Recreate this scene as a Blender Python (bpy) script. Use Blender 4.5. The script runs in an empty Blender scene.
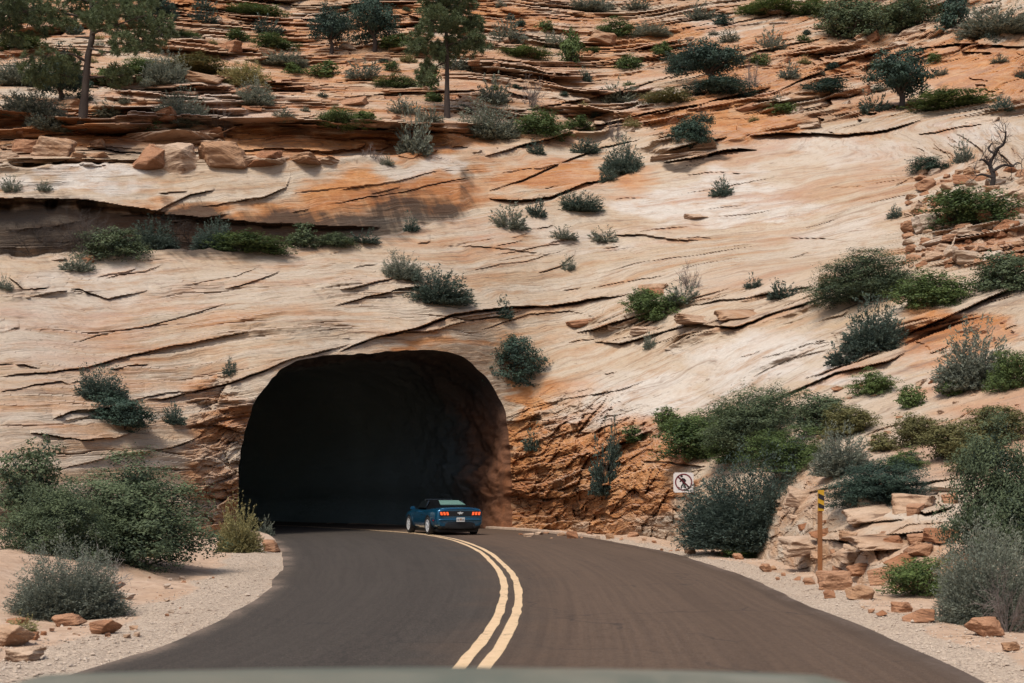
import bpy, bmesh, math, random
import numpy as np
from mathutils import Vector, Matrix, Euler

# ------------------------------------------------------------------ basics
scene = bpy.context.scene
COL = scene.collection
F = 1250.0            # focal length in pixels of a 1024 px wide frame
CX, HY, CAMH = 512.0, 496.0, 1.5

def obj(name, me, parent=None):
    o = bpy.data.objects.new(name, me)
    COL.objects.link(o)
    if parent is not None:
        o.parent = parent
    return o

def tag(o, label, cat, group=None):
    o['label'] = label
    o['category'] = cat
    if group:
        o['group'] = group
    return o

def structure(o):
    o['kind'] = 'structure'
    return o

def thing(name, label, cat, loc=(0, 0, 0), rotz=0.0, group=None):
    o = bpy.data.objects.new(name, None)
    COL.objects.link(o)
    o.location = loc
    o.rotation_euler = (0, 0, rotz)
    o.empty_display_size = 0.3
    return tag(o, label, cat, group)

def np_mesh(name, V, Fc, mats=(), smooth=False, matidx=None):
    V = np.asarray(V, dtype=np.float32)
    Fc = np.asarray(Fc, dtype=np.int32)
    me = bpy.data.meshes.new(name)
    n, k = Fc.shape
    me.vertices.add(len(V))
    me.vertices.foreach_set('co', V.ravel())
    me.loops.add(n * k)
    me.loops.foreach_set('vertex_index', Fc.ravel())
    me.polygons.add(n)
    me.polygons.foreach_set('loop_start', np.arange(0, n * k, k, dtype=np.int32))
    for m in mats:
        me.materials.append(m)
    if matidx is not None:
        me.polygons.foreach_set('material_index', np.asarray(matidx, dtype=np.int32))
    me.update(calc_edges=True)
    me.validate()
    if smooth:
        me.shade_smooth()
    else:
        me.shade_flat()
    return me

def attr_f(me, name, arr, domain='POINT'):
    a = me.attributes.new(name, 'FLOAT', domain)
    a.data.foreach_set('value', np.asarray(arr, dtype=np.float32).ravel())

def attr_c(me, name, arr4, domain='POINT'):
    a = me.attributes.new(name, 'FLOAT_COLOR', domain)
    a.data.foreach_set('color', np.asarray(arr4, dtype=np.float32).ravel())

# ------------------------------------------------------------------ noise
def _hash(ix, iy, iz, s):
    h = (ix.astype(np.int64) * 374761393 + iy.astype(np.int64) * 668265263 +
         iz.astype(np.int64) * 2147483647 + s * 974711) & 0xFFFFFFFF
    h = ((h ^ (h >> 13)) * 1274126177) & 0xFFFFFFFF
    h = ((h ^ (h >> 15)) * 1246822519) & 0xFFFFFFFF
    h = h ^ (h >> 16)
    return (h & 0xFFFFFF).astype(np.float64) / float(0xFFFFFF)

def vnoise(x, y, z, s=0):
    x = np.asarray(x, float); y = np.asarray(y, float); z = np.asarray(z, float)
    x, y, z = np.broadcast_arrays(x, y, z)
    ix, iy, iz = np.floor(x), np.floor(y), np.floor(z)
    fx, fy, fz = x - ix, y - iy, z - iz
    u = fx * fx * fx * (fx * (fx * 6 - 15) + 10)
    v = fy * fy * fy * (fy * (fy * 6 - 15) + 10)
    w = fz * fz * fz * (fz * (fz * 6 - 15) + 10)
    r = 0
    for a in (0, 1):
        for b in (0, 1):
            for c in (0, 1):
                wt = (u if a else 1 - u) * (v if b else 1 - v) * (w if c else 1 - w)
                r = r + wt * _hash(ix + a, iy + b, iz + c, s)
    return r * 2 - 1

def fbm(x, y, z, s=0, octv=4, gain=0.5):
    r, a, f = 0, 1.0, 1.0
    for i in range(octv):
        r = r + a * vnoise(x * f + 13.7 * i, y * f + 7.1 * i, z * f + 3.3 * i, s + i * 17)
        a *= gain
        f *= 2.03
    return r

def worley(x, y, z, s=0):
    ix, iy, iz = np.floor(x), np.floor(y), np.floor(z)
    best = np.full(x.shape, 9.0); sec = np.full(x.shape, 9.0); cid = np.zeros(x.shape)
    gx = np.zeros(x.shape); gy = np.zeros(x.shape); gz = np.zeros(x.shape)
    for a in (-1, 0, 1):
        for b in (-1, 0, 1):
            for c in (-1, 0, 1):
                jx, jy, jz = ix + a, iy + b, iz + c
                px_ = jx + _hash(jx, jy, jz, s); py_ = jy + _hash(jx, jy, jz, s + 1); pz_ = jz + _hash(jx, jy, jz, s + 2)
                d = np.sqrt((x - px_) ** 2 + (y - py_) ** 2 + (z - pz_) ** 2)
                h = _hash(jx, jy, jz, s + 3)
                m = d < best
                sec = np.where(m, best, np.minimum(sec, d))
                gx = np.where(m, x - px_, gx); gy = np.where(m, y - py_, gy); gz = np.where(m, z - pz_, gz)
                best = np.where(m, d, best)
                cid = np.where(m, h, cid)
    return best, sec, cid, gx, gy, gz

def sstep(a, b, x):
    t = np.clip((x - a) / (b - a), 0, 1)
    return t * t * (3 - 2 * t)

# ------------------------------------------------------------------ materials
class NT:
    def __init__(self, name):
        self.m = bpy.data.materials.new(name)
        self.m.use_nodes = True
        self.t = self.m.node_tree
        self.t.nodes.clear()
        self.out = self.n('ShaderNodeOutputMaterial')
        self.b = self.n('ShaderNodeBsdfPrincipled')
        self.l(self.b.outputs[0], self.out.inputs[0])
    def n(self, typ, **kw):
        nd = self.t.nodes.new(typ)
        for k, v in kw.items():
            setattr(nd, k, v)
        return nd
    def l(self, a, b):
        self.t.links.new(a, b)
    def attr(self, name):
        return self.n('ShaderNodeAttribute', attribute_name=name)
    def geo(self):
        return self.n('ShaderNodeNewGeometry').outputs['Position']
    def math(self, op, a, b=None, c=None, clamp=False):
        nd = self.n('ShaderNodeMath', operation=op, use_clamp=clamp)
        for i, v in enumerate((a, b, c)):
            if v is None: continue
            if isinstance(v, (int, float)): nd.inputs[i].default_value = v
            else: self.l(v, nd.inputs[i])
        return nd.outputs[0]
    def noise(self, vec, scale, detail=4, rough=0.55, dist=0.0):
        nd = self.n('ShaderNodeTexNoise')
        nd.inputs['Scale'].default_value = scale
        nd.inputs['Detail'].default_value = detail
        nd.inputs['Roughness'].default_value = rough
        nd.inputs['Distortion'].default_value = dist
        if vec is not None: self.l(vec, nd.inputs['Vector'])
        return nd.outputs['Fac']
    def mapr(self, v, a, b, c=0.0, d=1.0):
        nd = self.n('ShaderNodeMapRange')
        self.l(v, nd.inputs[0])
        for i, q in enumerate((a, b, c, d)): nd.inputs[i + 1].default_value = q
        return nd.outputs[0]
    def mix(self, f, a, b, mode='MIX'):
        nd = self.n('ShaderNodeMix', data_type='RGBA', blend_type=mode)
        if isinstance(f, (int, float)): nd.inputs[0].default_value = f
        else: self.l(f, nd.inputs[0])
        for i, v in ((6, a), (7, b)):
            if isinstance(v, tuple): nd.inputs[i].default_value = (*v, 1.0) if len(v) == 3 else v
            else: self.l(v, nd.inputs[i])
        return nd.outputs[2]
    def comb(self, x, y, z):
        nd = self.n('ShaderNodeCombineXYZ')
        for i, v in enumerate((x, y, z)):
            if isinstance(v, (int, float)): nd.inputs[i].default_value = v
            else: self.l(v, nd.inputs[i])
        return nd.outputs[0]
    def sep(self, v):
        nd = self.n('ShaderNodeSeparateXYZ'); self.l(v, nd.inputs[0]); return nd.outputs
    def bump(self, h, strength, dist, normal=None):
        nd = self.n('ShaderNodeBump')
        nd.inputs['Strength'].default_value = strength
        nd.inputs['Distance'].default_value = dist
        self.l(h, nd.inputs['Height'])
        if normal is not None: self.l(normal, nd.inputs['Normal'])
        return nd.outputs[0]
    def set(self, **kw):
        for k, v in kw.items():
            s = self.b.inputs[k.replace('_', ' ')]
            if isinstance(v, (int, float)): s.default_value = v
            elif isinstance(v, tuple): s.default_value = (*v, 1.0) if len(v) == 3 else v
            else: self.l(v, s)

def simple(name, col, rough=0.6, metal=0.0, var=0.12, scale=8.0, emit=None, estr=0.0, coat=0.0):
    """plain procedural material: base colour broken up by object-space noise"""
    t = NT(name)
    tc = t.n('ShaderNodeTexCoord').outputs['Object']
    f = t.noise(tc, scale, 4)
    lo = tuple(c * (1 - var) for c in col); hi = tuple(min(1, c * (1 + var)) for c in col)
    t.set(Base_Color=t.mix(f, lo, hi), Roughness=rough, Metallic=metal)
    if coat: t.set(Coat_Weight=coat, Coat_Roughness=0.05)
    if emit: t.set(Emission_Color=emit, Emission_Strength=estr)
    return t.m

def rock_material():
    t = NT('sandstone')
    P = t.geo()
    x, y, z = t.sep(P)
    zc = t.attr('zone')
    sepc = t.n('ShaderNodeSeparateColor'); t.l(zc.outputs['Color'], sepc.inputs[0])
    O, Dk, R = sepc.outputs[0], sepc.outputs[1], sepc.outputs[2]
    bed = t.attr('bed').outputs['Fac']
    sv = t.comb(t.math('MULTIPLY', x, 0.10), t.math('MULTIPLY', y, 0.10), t.math('MULTIPLY', bed, 1.0))
    warp = t.noise(P, 0.35, 3)
    bedw = t.math('ADD', bed, t.math('MULTIPLY', warp, 0.9))
    s1 = t.noise(t.comb(t.math('MULTIPLY', x, 0.08), t.math('MULTIPLY', y, 0.08), t.math('MULTIPLY', bedw, 1.6)), 1.0, 5, 0.6)
    s2 = t.noise(t.comb(t.math('MULTIPLY', x, 0.22), t.math('MULTIPLY', y, 0.22), t.math('MULTIPLY', bedw, 6.0)), 1.0, 6, 0.65)
    big = t.noise(P, 0.12, 5, 0.6)
    mid = t.noise(P, 1.1, 6, 0.65)
    fine = t.noise(P, 7.0, 5, 0.7)
    pale = t.mix(t.mapr(s1, 0.35, 0.65), PALE_A, PALE_B)
    wn = t.math('ADD', zc.outputs['Alpha'], t.math('MULTIPLY', t.math('SUBTRACT', s1, 0.5), 1.4))
    pale = t.mix(t.mapr(wn, 0.25, 0.8), pale, (0.62, 0.57, 0.505))
    pale = t.mix(t.math('MULTIPLY', t.mapr(mid, 0.50, 0.75), 0.50), pale, (0.43, 0.27, 0.165))
    pale = t.mix(t.math('MULTIPLY', t.mapr(t.noise(t.comb(t.math('MULTIPLY', x, 0.5), t.math('MULTIPLY', y, 0.5), t.math('MULTIPLY', bedw, 2.6)), 1.0, 6, 0.65), 0.53, 0.68), 0.70), pale, (0.40, 0.235, 0.125))
    orange = t.mix(t.mapr(s1, 0.35, 0.65), (0.54, 0.255, 0.098), (0.38, 0.155, 0.060))
    orange = t.mix(t.math('MULTIPLY', t.mapr(mid, 0.48, 0.7), 0.7), orange, (0.62, 0.38, 0.20))
    of = t.math('ADD', O, t.math('MULTIPLY', t.math('SUBTRACT', s1, 0.5), 1.7))
    of = t.math('ADD', of, t.math('MULTIPLY', t.math('SUBTRACT', big, 0.5), 1.9))
    of = t.mapr(of, 0.14, 0.74)
    c = t.mix(of, pale, orange)
    # thin dark and rusty lines along the bedding
    ln = t.mapr(s2, 0.55, 0.70)
    c = t.mix(t.math('MULTIPLY', ln, t.math('ADD', 0.52, t.math('MULTIPLY', R, 0.35))), c, (0.19, 0.10, 0.058))
    s3 = t.noise(t.comb(t.math('MULTIPLY', x, 0.45), t.math('MULTIPLY', y, 0.45), t.math('MULTIPLY', bedw, 17.0)), 1.0, 4, 0.6)
    c = t.mix(t.math('MULTIPLY', t.mapr(s3, 0.60, 0.70), 0.55), c, (0.16, 0.088, 0.052))
    ln2 = t.mapr(s2, 0.44, 0.30)
    c = t.mix(t.math('MULTIPLY', ln2, 0.30), c, (0.62, 0.50, 0.40))
    spk = t.noise(t.comb(t.math('MULTIPLY', x, 2.2), t.math('MULTIPLY', y, 2.2), t.math('MULTIPLY', bedw, 9.0)), 1.0, 3, 0.6)
    c = t.mix(t.math('MULTIPLY', t.mapr(spk, 0.64, 0.72), 0.6), c, (0.17, 0.11, 0.075))
    # lichen-grey weathering on up facing tops of pale beds
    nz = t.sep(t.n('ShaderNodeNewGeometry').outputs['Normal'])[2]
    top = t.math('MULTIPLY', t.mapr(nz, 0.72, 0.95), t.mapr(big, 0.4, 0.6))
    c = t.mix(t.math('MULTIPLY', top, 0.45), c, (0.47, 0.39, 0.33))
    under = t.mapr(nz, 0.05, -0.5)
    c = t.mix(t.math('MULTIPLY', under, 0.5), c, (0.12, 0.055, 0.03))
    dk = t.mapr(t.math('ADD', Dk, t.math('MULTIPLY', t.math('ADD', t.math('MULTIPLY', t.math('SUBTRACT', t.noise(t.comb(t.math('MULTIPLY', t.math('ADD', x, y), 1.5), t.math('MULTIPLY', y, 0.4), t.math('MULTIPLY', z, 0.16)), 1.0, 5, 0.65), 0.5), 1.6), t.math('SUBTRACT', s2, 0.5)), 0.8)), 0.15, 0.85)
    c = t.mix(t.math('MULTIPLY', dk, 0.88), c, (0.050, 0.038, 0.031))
    c = t.mix(t.math('MULTIPLY', t.mapr(fine, 0.35, 0.7), 0.35), c, t.mix(1.0, c, (0.62, 0.58, 0.56), 'MULTIPLY'))
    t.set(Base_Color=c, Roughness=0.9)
    t.b.inputs['Specular IOR Level'].default_value = 0.2
    h = t.math('ADD', t.math('ADD', t.math('MULTIPLY', s2, 1.0), t.math('MULTIPLY', s3, -0.45)), t.math('MULTIPLY', mid, 0.6))
    h = t.math('ADD', h, t.math('MULTIPLY', fine, 0.25))
    t.set(Normal=t.bump(h, 0.75, 0.16))
    return t.m

PALE_A = (0.55, 0.468, 0.370)
PALE_B = (0.48, 0.348, 0.225)

def boulder_material(name, a, b, c3):
    t = NT(name)
    tc = t.n('ShaderNodeTexCoord').outputs['Object']
    oi = t.n('ShaderNodeObjectInfo')
    rnd = oi.outputs['Random']
    P = t.geo()
    x, y, z = t.sep(P)
    n1 = t.noise(P, 1.3, 5, 0.6)
    bz = t.math('ADD', z, t.math('MULTIPLY', t.math('ADD', x, t.math('MULTIPLY', rnd, 3.0)), t.math('MULTIPLY', t.math('SUBTRACT', rnd, 0.35), 0.7)))
    st = t.noise(t.comb(t.math('MULTIPLY', x, 0.5), t.math('MULTIPLY', y, 0.5), t.math('MULTIPLY', bz, 6.0)), 1.0, 5, 0.6)
    st2 = t.noise(t.comb(t.math('MULTIPLY', x, 0.7), t.math('MULTIPLY', y, 0.7), t.math('MULTIPLY', bz, 15.0)), 1.0, 4, 0.6)
    fine = t.noise(P, 9.0, 5, 0.7)
    f = t.math('ADD', t.math('MULTIPLY', t.math('SUBTRACT', n1, 0.5), 1.6), rnd)
    c = t.mix(t.mapr(f, 0.2, 0.9), a, b)
    c = t.mix(t.math('MULTIPLY', t.mapr(st, 0.48, 0.70), 0.55), c, c3)
    c = t.mix(t.math('MULTIPLY', t.mapr(st2, 0.58, 0.70), 0.35), c, (0.14, 0.075, 0.045))
    st3 = t.noise(t.comb(t.math('MULTIPLY', x, 0.25), t.math('MULTIPLY', y, 0.25), t.math('MULTIPLY', bz, 3.2)), 1.0, 3, 0.55)
    crk = t.math('LESS_THAN', t.math('ABSOLUTE', t.math('SUBTRACT', st3, 0.5)), 0.014)
    c = t.mix(t.math('MULTIPLY', crk, t.mapr(n1, 0.45, 0.6, 0.0, 0.6)), c, (0.10, 0.055, 0.035))
    c = t.mix(t.math('MULTIPLY', t.mapr(fine, 0.35, 0.7), 0.4), c, t.mix(1.0, c, (0.6, 0.56, 0.54), 'MULTIPLY'))
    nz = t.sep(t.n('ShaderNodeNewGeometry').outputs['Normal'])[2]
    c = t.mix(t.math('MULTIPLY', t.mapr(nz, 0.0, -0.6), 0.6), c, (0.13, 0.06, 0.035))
    t.set(Base_Color=c, Roughness=0.9)
    t.b.inputs['Specular IOR Level'].default_value = 0.2
    h = t.math('ADD', t.math('ADD', st, t.math('MULTIPLY', st2, -0.5)), t.math('MULTIPLY', fine, 0.5))
    t.set(Normal=t.bump(h, 0.8, 0.10))
    return t.m

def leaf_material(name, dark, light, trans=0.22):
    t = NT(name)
    ti = t.attr('tint').outputs['Fac']  # tint also carries painted shading, lighter above and darker inside
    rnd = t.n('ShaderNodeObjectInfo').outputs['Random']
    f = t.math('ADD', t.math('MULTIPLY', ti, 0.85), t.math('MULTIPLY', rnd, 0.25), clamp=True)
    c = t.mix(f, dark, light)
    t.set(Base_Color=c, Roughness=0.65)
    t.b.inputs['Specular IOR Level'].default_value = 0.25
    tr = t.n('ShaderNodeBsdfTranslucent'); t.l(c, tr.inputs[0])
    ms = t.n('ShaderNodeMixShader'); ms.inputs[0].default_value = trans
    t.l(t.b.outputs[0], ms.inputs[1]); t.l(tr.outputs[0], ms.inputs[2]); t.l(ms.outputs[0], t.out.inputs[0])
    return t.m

M = {}
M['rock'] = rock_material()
M['boulder'] = boulder_material('boulder_stone', (0.58, 0.43, 0.31), (0.44, 0.26, 0.15), (0.30, 0.16, 0.085))
M['boulder_orange'] = boulder_material('orange_stone', (0.46, 0.26, 0.155), (0.35, 0.165, 0.085), (0.24, 0.11, 0.058))
M['boulder_pale'] = boulder_material('pale_stone', (0.62, 0.52, 0.42), (0.54, 0.41, 0.30), (0.40, 0.27, 0.175))
M['oak'] = leaf_material('oak_leaf', (0.022, 0.042, 0.034), (0.165, 0.210, 0.100))
M['dark'] = leaf_material('dark_leaf', (0.018, 0.036, 0.036), (0.080, 0.132, 0.090))
M['green'] = leaf_material('green_leaf', (0.028, 0.052, 0.024), (0.160, 0.225, 0.066))
M['yellow'] = leaf_material('yellow_green_leaf', (0.060, 0.065, 0.026), (0.230, 0.215, 0.085))
M['sage'] = leaf_material('sage_leaf', (0.060, 0.080, 0.072), (0.280, 0.300, 0.225))
M['teal'] = leaf_material('teal_leaf', (0.022, 0.038, 0.038), (0.120, 0.165, 0.125))
M['pine'] = leaf_material('pine_needle', (0.036, 0.058, 0.038), (0.190, 0.235, 0.110))
M['straw'] = leaf_material('straw_leaf', (0.11, 0.105, 0.045), (0.40, 0.36, 0.16))
M['deaddark'] = simple('dark_twig', (0.060, 0.048, 0.042), 0.95, var=0.45)
M['dead'] = simple('dead_twig', (0.16, 0.13, 0.115), 0.9, var=0.35)
M['deadpale'] = simple('bleached_twig', (0.30, 0.27, 0.24), 0.9, var=0.3)
M['bark'] = simple('bark', (0.062, 0.046, 0.038), 0.95, var=0.45, scale=14)
M['char'] = simple('charred_wood', (0.03, 0.024, 0.022), 0.95, var=0.4, scale=10)
# ------------------------------------------------------------------ road course
def catmull(pts, n):
    p = np.array(pts, float)
    N = len(p)
    t = np.linspace(0, N - 1, n)
    i = np.clip(np.floor(t).astype(int), 0, N - 2)
    u = (t - i)[:, None]
    pm = lambda k: p[np.clip(k, 0, N - 1)]
    p0, p1, p2, p3 = pm(i - 1), pm(i), pm(i + 1), pm(i + 2)
    return 0.5 * (2 * p1 + (p2 - p0) * u + (2 * p0 - 5 * p1 + 4 * p2 - p3) * u ** 2 + (3 * p1 - p0 - 3 * p2 + p3) * u ** 3)

RC = [(-2.6, -12), (-1.6, 0), (-.85, 5), (-.32, 11), (-.12, 14), (-.02, 17.5), (-.05, 22), (-.3, 27), (-.85, 34), (-1.95, 42), (-3.5, 48.3), (-5.6, 53), (-8.2, 57.5), (-12.5, 63.5), (-18.5, 70), (-26, 76.5), (-35, 82)]
RL = [(-6.6, -12), (-5.4, 0), (-4.5, 5), (-3.72, 10.7), (-3.55, 13.5), (-3.65, 16.8), (-4.05, 21), (-4.85, 26.5), (-6.0, 32.5), (-7.5, 39.5), (-8.9, 44.8), (-10.5, 48.5), (-12.6, 52.5), (-16, 58.5), (-21.5, 64.5), (-28.6, 70.5), (-37, 75.5)]
RR = [(1.6, -12), (2.6, 0), (3.3, 5), (3.88, 10.5), (4.02, 14), (4.15, 18), (4.33, 23), (4.3, 29), (4.0, 35), (3.1, 43), (1.7, 50), (-.3, 56), (-4, 62), (-9, 68.5), (-15.5, 75.5), (-23.5, 82.5), (-33, 88.5)]
NR = 420
cC, cL, cR = catmull(RC, NR), catmull(RL, NR), catmull(RR, NR)

def road_dist(x, y):
    """distance outside the road edge (negative on the road)"""
    sh = x.shape
    x = x.ravel(); y = y.ravel()
    out = np.empty(len(x))
    hw = 0.5 * np.linalg.norm(cL - cR, axis=1)
    mid = 0.5 * (cL + cR)
    for a in range(0, len(x), 20000):
        d = np.sqrt((x[a:a + 20000, None] - mid[None, :, 0]) ** 2 + (y[a:a + 20000, None] - mid[None, :, 1]) ** 2)
        j = d.argmin(1)
        out[a:a + 20000] = d[np.arange(len(j)), j] - hw[j]
    return out.reshape(sh)

def ground_z(x, y):
    d = road_dist(x, y)
    lift = np.where(x < -3, 0.42 * sstep(1.0, 5.5, d) * (1 - sstep(38, 46, y)), 0)
    z = lift - 0.035 + 0.05 * sstep(0.10, 0.50, d) + 0.10 * sstep(1.0, 4.0, d)
    z = z + sstep(0.6, 2.5, d) * (0.10 * fbm(x * 0.5, y * 0.5, 0 * x, 5, 4)) + sstep(0.2, 0.6, d) * 0.02 * fbm(x * 3, y * 3, 0 * x, 6, 3)
    return z, d

# ------------------------------------------------------------------ hillside shape
# each row: picture column, picture row, distance in metres of the real slope there
CTRL = [
 (0,480,36),(0,430,38.5),(0,380,42),(0,320,46),(0,262,50.5),(100,500,39),(100,430,41.5),(100,380,45),(200,500,44),(200,440,45.5),(200,380,48),
 (238,500,46.3),(238,440,47.2),(265,385,48.4),(-300,500,31),(-300,380,37),(-300,260,45),
 (375,348,52.5),(300,355,50),(450,345,55),(512,440,56.4),(516,370,57.3),
 (560,500,52.5),(560,400,55.5),(600,500,49),(600,450,50.5),(600,400,53.5),(600,340,58),(640,520,45),(640,470,46.3),(640,440,48.5),
 (674,500,41.3),(674,470,42),(674,455,43),(674,430,46),(700,520,38.5),(700,340,53),(700,400,48.5),
 (760,530,31.5),(760,500,33.5),(760,470,36),(760,440,39),(760,400,43),(800,340,47.5),
 (830,540,23.8),(830,500,26.2),(830,450,31.5),(900,560,20.3),(900,520,22.3),(900,490,24.5),(900,450,29.5),(900,400,35),(880,332,43),
 (1000,560,18),(1000,520,20.5),(1000,480,23.5),(1000,420,29),(1000,340,38),(1250,500,19),(1250,340,33),
 (150,255,54),(300,250,57),(400,240,60),(500,235,63),(600,235,65.5),(700,250,63),(800,260,58),(880,262,53),(1000,250,49),(1250,250,45),
 (0,165,62),(200,165,65),(400,160,69),(550,165,73),(700,160,73),(850,160,68),(1000,160,61),(1250,160,57),(-300,165,57),
 (0,120,68),(300,120,74),(450,115,80),(600,120,85),(750,110,84),(900,110,79),(1024,110,73),(1250,110,69),(-300,120,63),
 (0,60,85),(300,60,95),(600,60,104),(900,60,98),(1100,60,90),(-300,60,79),(1400,60,84),
 (0,0,105),(300,0,118),(600,0,125),(900,0,118),(1100,0,108),(-300,0,97),(1400,0,100),
 (0,-130,150),(500,-130,175),(1000,-130,160),(-450,-130,138),(1480,-130,148)]
FOOT = [(-500,26),(-200,31),(0,34.5),(100,38),(200,43),(238,46),(512,56),(560,53),(600,49.5),(640,45.5),(674,41.5),(731,33),(760,29),(815,23.5),(860,20.5),(900,18.5),(960,16.8),(1024,15.4),(1250,12),(1540,10)]
FX = np.array([f[0] for f in FOOT], float); FD = np.array([f[1] for f in FOOT], float)
def foot_y(px):
    return HY + 1.85 * F / np.interp(px, FX, FD)
ctrl = np.array(CTRL + [(f[0], foot_y(f[0]), f[1]) for f in FOOT], float)
_cp = ctrl[:, :2] / 400.0
_cv = 1.0 / ctrl[:, 2]
def _tps_k(r2):
    return 0.5 * r2 * np.log(r2 + 1e-12)
_n = len(_cp)
_A = np.zeros((_n + 3, _n + 3))
_A[:_n, :_n] = _tps_k(((_cp[:, None] - _cp[None]) ** 2).sum(-1)) + np.eye(_n) * 2e-3
_A[:_n, _n] = 1; _A[:_n, _n + 1:] = _cp
_A[_n, :_n] = 1; _A[_n + 1:, :_n] = _cp.T
_w = np.linalg.solve(_A, np.concatenate([_cv, np.zeros(3)]))
def base_depth(px, py):
    sh = px.shape
    q = np.stack([px.ravel(), py.ravel()], 1) / 400.0
    out = np.empty(len(q))
    for a in range(0, len(q), 40000):
        b = q[a:a + 40000]
        k = _tps_k(((b[:, None] - _cp[None]) ** 2).sum(-1))
        out[a:a + 40000] = k @ _w[:_n] + _w[_n] + b @ _w[_n + 1:]
    return 1.0 / np.clip(out.reshape(sh), 1 / 190.0, 1 / 9.0)

# overhanging ledges and cracks: picture polyline, how far the upper bed juts out (m), fade (px), slot depth (m), slot width (px)
LEDGES = [
 ([(0,376),(46,372),(88,366.6),(133,355),(171,345.7),(213,339),(251,330)], .35,30,.9,2.4),
 ([(-60,372),(0,365),(23,364),(40,369)], .25,20,.7,2.0),
 ([(145,401),(190,393),(228,384),(267,368.5),(305,355),(350,344)], .45,30,.9,3.0),
 ([(340,351),(378,336),(416,328.5),(454,313),(488,309.5),(511,307),(549,305.7),(587,300),(607,298),(630,293)], .55,30,1.2,3.4),
 ([(25,298),(57,292),(80,290),(107,299),(148,290.5)], .45,22,.8,2.2),
 ([(8,277),(17,283),(23,290),(50,287)], .4,15,.7,2.0),
 ([(69,344),(114,332),(171,321),(230,303)], .12,20,.5,1.4),
 ([(225,288.5),(247.5,283),(280,273)], .2,14,.6,1.6),
 ([(53,420),(72,412),(97,408.5),(130,404)], .45,20,.9,2.4),
 ([(30,433),(88,441),(118,437),(133,433)], .3,14,.7,2.0),
 ([(0,393),(30,386),(61,382),(75,388)], .25,14,.7,2.0),
 ([(60,470),(120,455),(171,448),(198,437),(213,422)], .3,16,.7,2.2),
 ([(340,290),(370,283),(401,276),(420,270)], .4,18,.8,2.2),
 ([(335,307),(378,294),(397,290),(430,287)], .35,14,.7,2.0),
 ([(443,246),(481,247),(515,250.5),(549,255)], .15,14,.6,1.6),
 ([(614,235),(641,234.5),(667,238),(700,242)], .35,22,1.0,2.2),
 ([(538,273),(561,266),(576,254)], .25,12,.7,1.8),
 ([(397,334),(435,330),(473,320),(500,317),(523,309.5)], .3,10,.8,2.2),
 ([(480,330),(530,314),(570,312),(600,318)], .12,10,.5,1.5),
 ([(500,420),(530,407),(568,399),(607,393),(650,380)], .2,18,.6,1.6),
 ([(576,334),(603,325),(625,320),(650,312)], .5,16,.7,2.2),
 ([(595,342),(622,344),(656,334),(690,325)], .6,16,.8,2.6),
 ([(674,321),(712,327),(735,327),(765,317),(788,308),(826,296)], .8,20,1.0,3.0),
 ([(690,305),(730,300),(770,294),(815,286)], .5,12,.7,2.2),
 ([(770,402),(800,388),(834,374),(887,361),(906,353)], .9,16,1.0,3.0),
 ([(805,378),(850,364),(880,352)], .6,10,.8,2.2),
 ([(885,344),(941,319),(998,294),(1030,280)], 1.3,16,.8,2.6),
 ([(786,239),(830,239),(850,241)], .08,8,.5,1.4),
 ([(665,241),(697,237),(715,239)], .1,8,.5,1.4),
 ([(750,137),(781,132.5),(819,134),(849,134),(887,131),(925,118)], 1.3,26,.9,3.2),
 ([(674,196),(720,188.5),(777,176)], .15,12,.6,1.5),
 ([(682,175),(712,172),(765,173)], .12,10,.5,1.5),
 ([(650,116),(674,110),(712,101),(746,93),(770,88)], 1.5,22,1.2,2.6),
 ([(664,152),(674,149),(697,143),(727,138)], 1.2,9,1.2,2.4),
 ([(664,163),(674,161),(697,156),(727,150),(757,150)], 1.2,8,1.6,3.4),
 ([(915,135),(940,131),(963,126),(990,124)], .5,10,.8,2.0),
 ([(893,188),(910,179),(930,180)], .3,10,.7,2.0),
 ([(230,124),(280,125),(350,126),(397,131),(435,129.5),(470,131)], 1.2,16,1.0,2.6),
 ([(485,156),(523,145),(568,133),(607,124),(645,114),(690,105)], 1.3,16,1.2,2.6),
 ([(489,198),(530,200),(553,196),(587,183),(610,180)], .7,18,1.2,3.0),
 ([(489,192),(523,179),(568,160),(607,147),(640,140)], .5,14,.8,2.2),
 ([(236,202),(267,196),(286,187),(291,175)], .25,12,.9,2.0),
 ([(150,216),(164,209),(190,194),(215,190)], .3,12,.8,2.0),
 ([(340,190),(390,182),(454,167)], .2,10,.6,1.6),
 ([(330,205),(400,192),(470,178)], .15,10,.5,1.5),
 ([(-200,196),(0,198),(80,200),(165,212)], 1.2,26,2.5,16),
 ([(120,214),(180,216),(250,222),(330,226),(380,228)], .5,22,.55,7),
 ([(790,500),(840,484),(900,486),(960,478)], .4,10,.5,3.0),
 ([(880,492),(905,503),(925,513),(955,506)], .5,12,.6,3.5),
 ([(775,545),(800,538),(850,540),(900,535),(965,528)], .55,14,.7,4.0),
 ([(845,520),(870,523),(905,520)], .3,8,.5,3.0),
 ([(640,462),(670,462),(705,466)], .5,12,.6,3.0),
 ([(500,112),(560,104),(620,92),(680,72)], .9,12,.9,2.2),
 ([(640,85),(700,70),(760,50),(830,38)], .8,10,.9,2.2),
 ([(770,95),(800,80),(850,60),(880,52)], 1.0,12,1.0,2.4),
 ([(860,70),(905,50),(960,44),(1040,48)], 1.6,14,1.4,3.0),
 ([(690,32),(740,22),(790,12)], .8,9,.8,2.0),
 ([(0,66),(60,62),(130,74),(200,72)], .9,8,1.0,2.2),
 ([(0,85),(50,84),(110,88)], .9,8,1.0,2.2),
 ([(120,92),(200,84),(270,90),(330,84)], .9,8,1.0,2.2),
 ([(350,96),(420,92),(500,90)], .9,8,.9,2.2),
]
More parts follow.
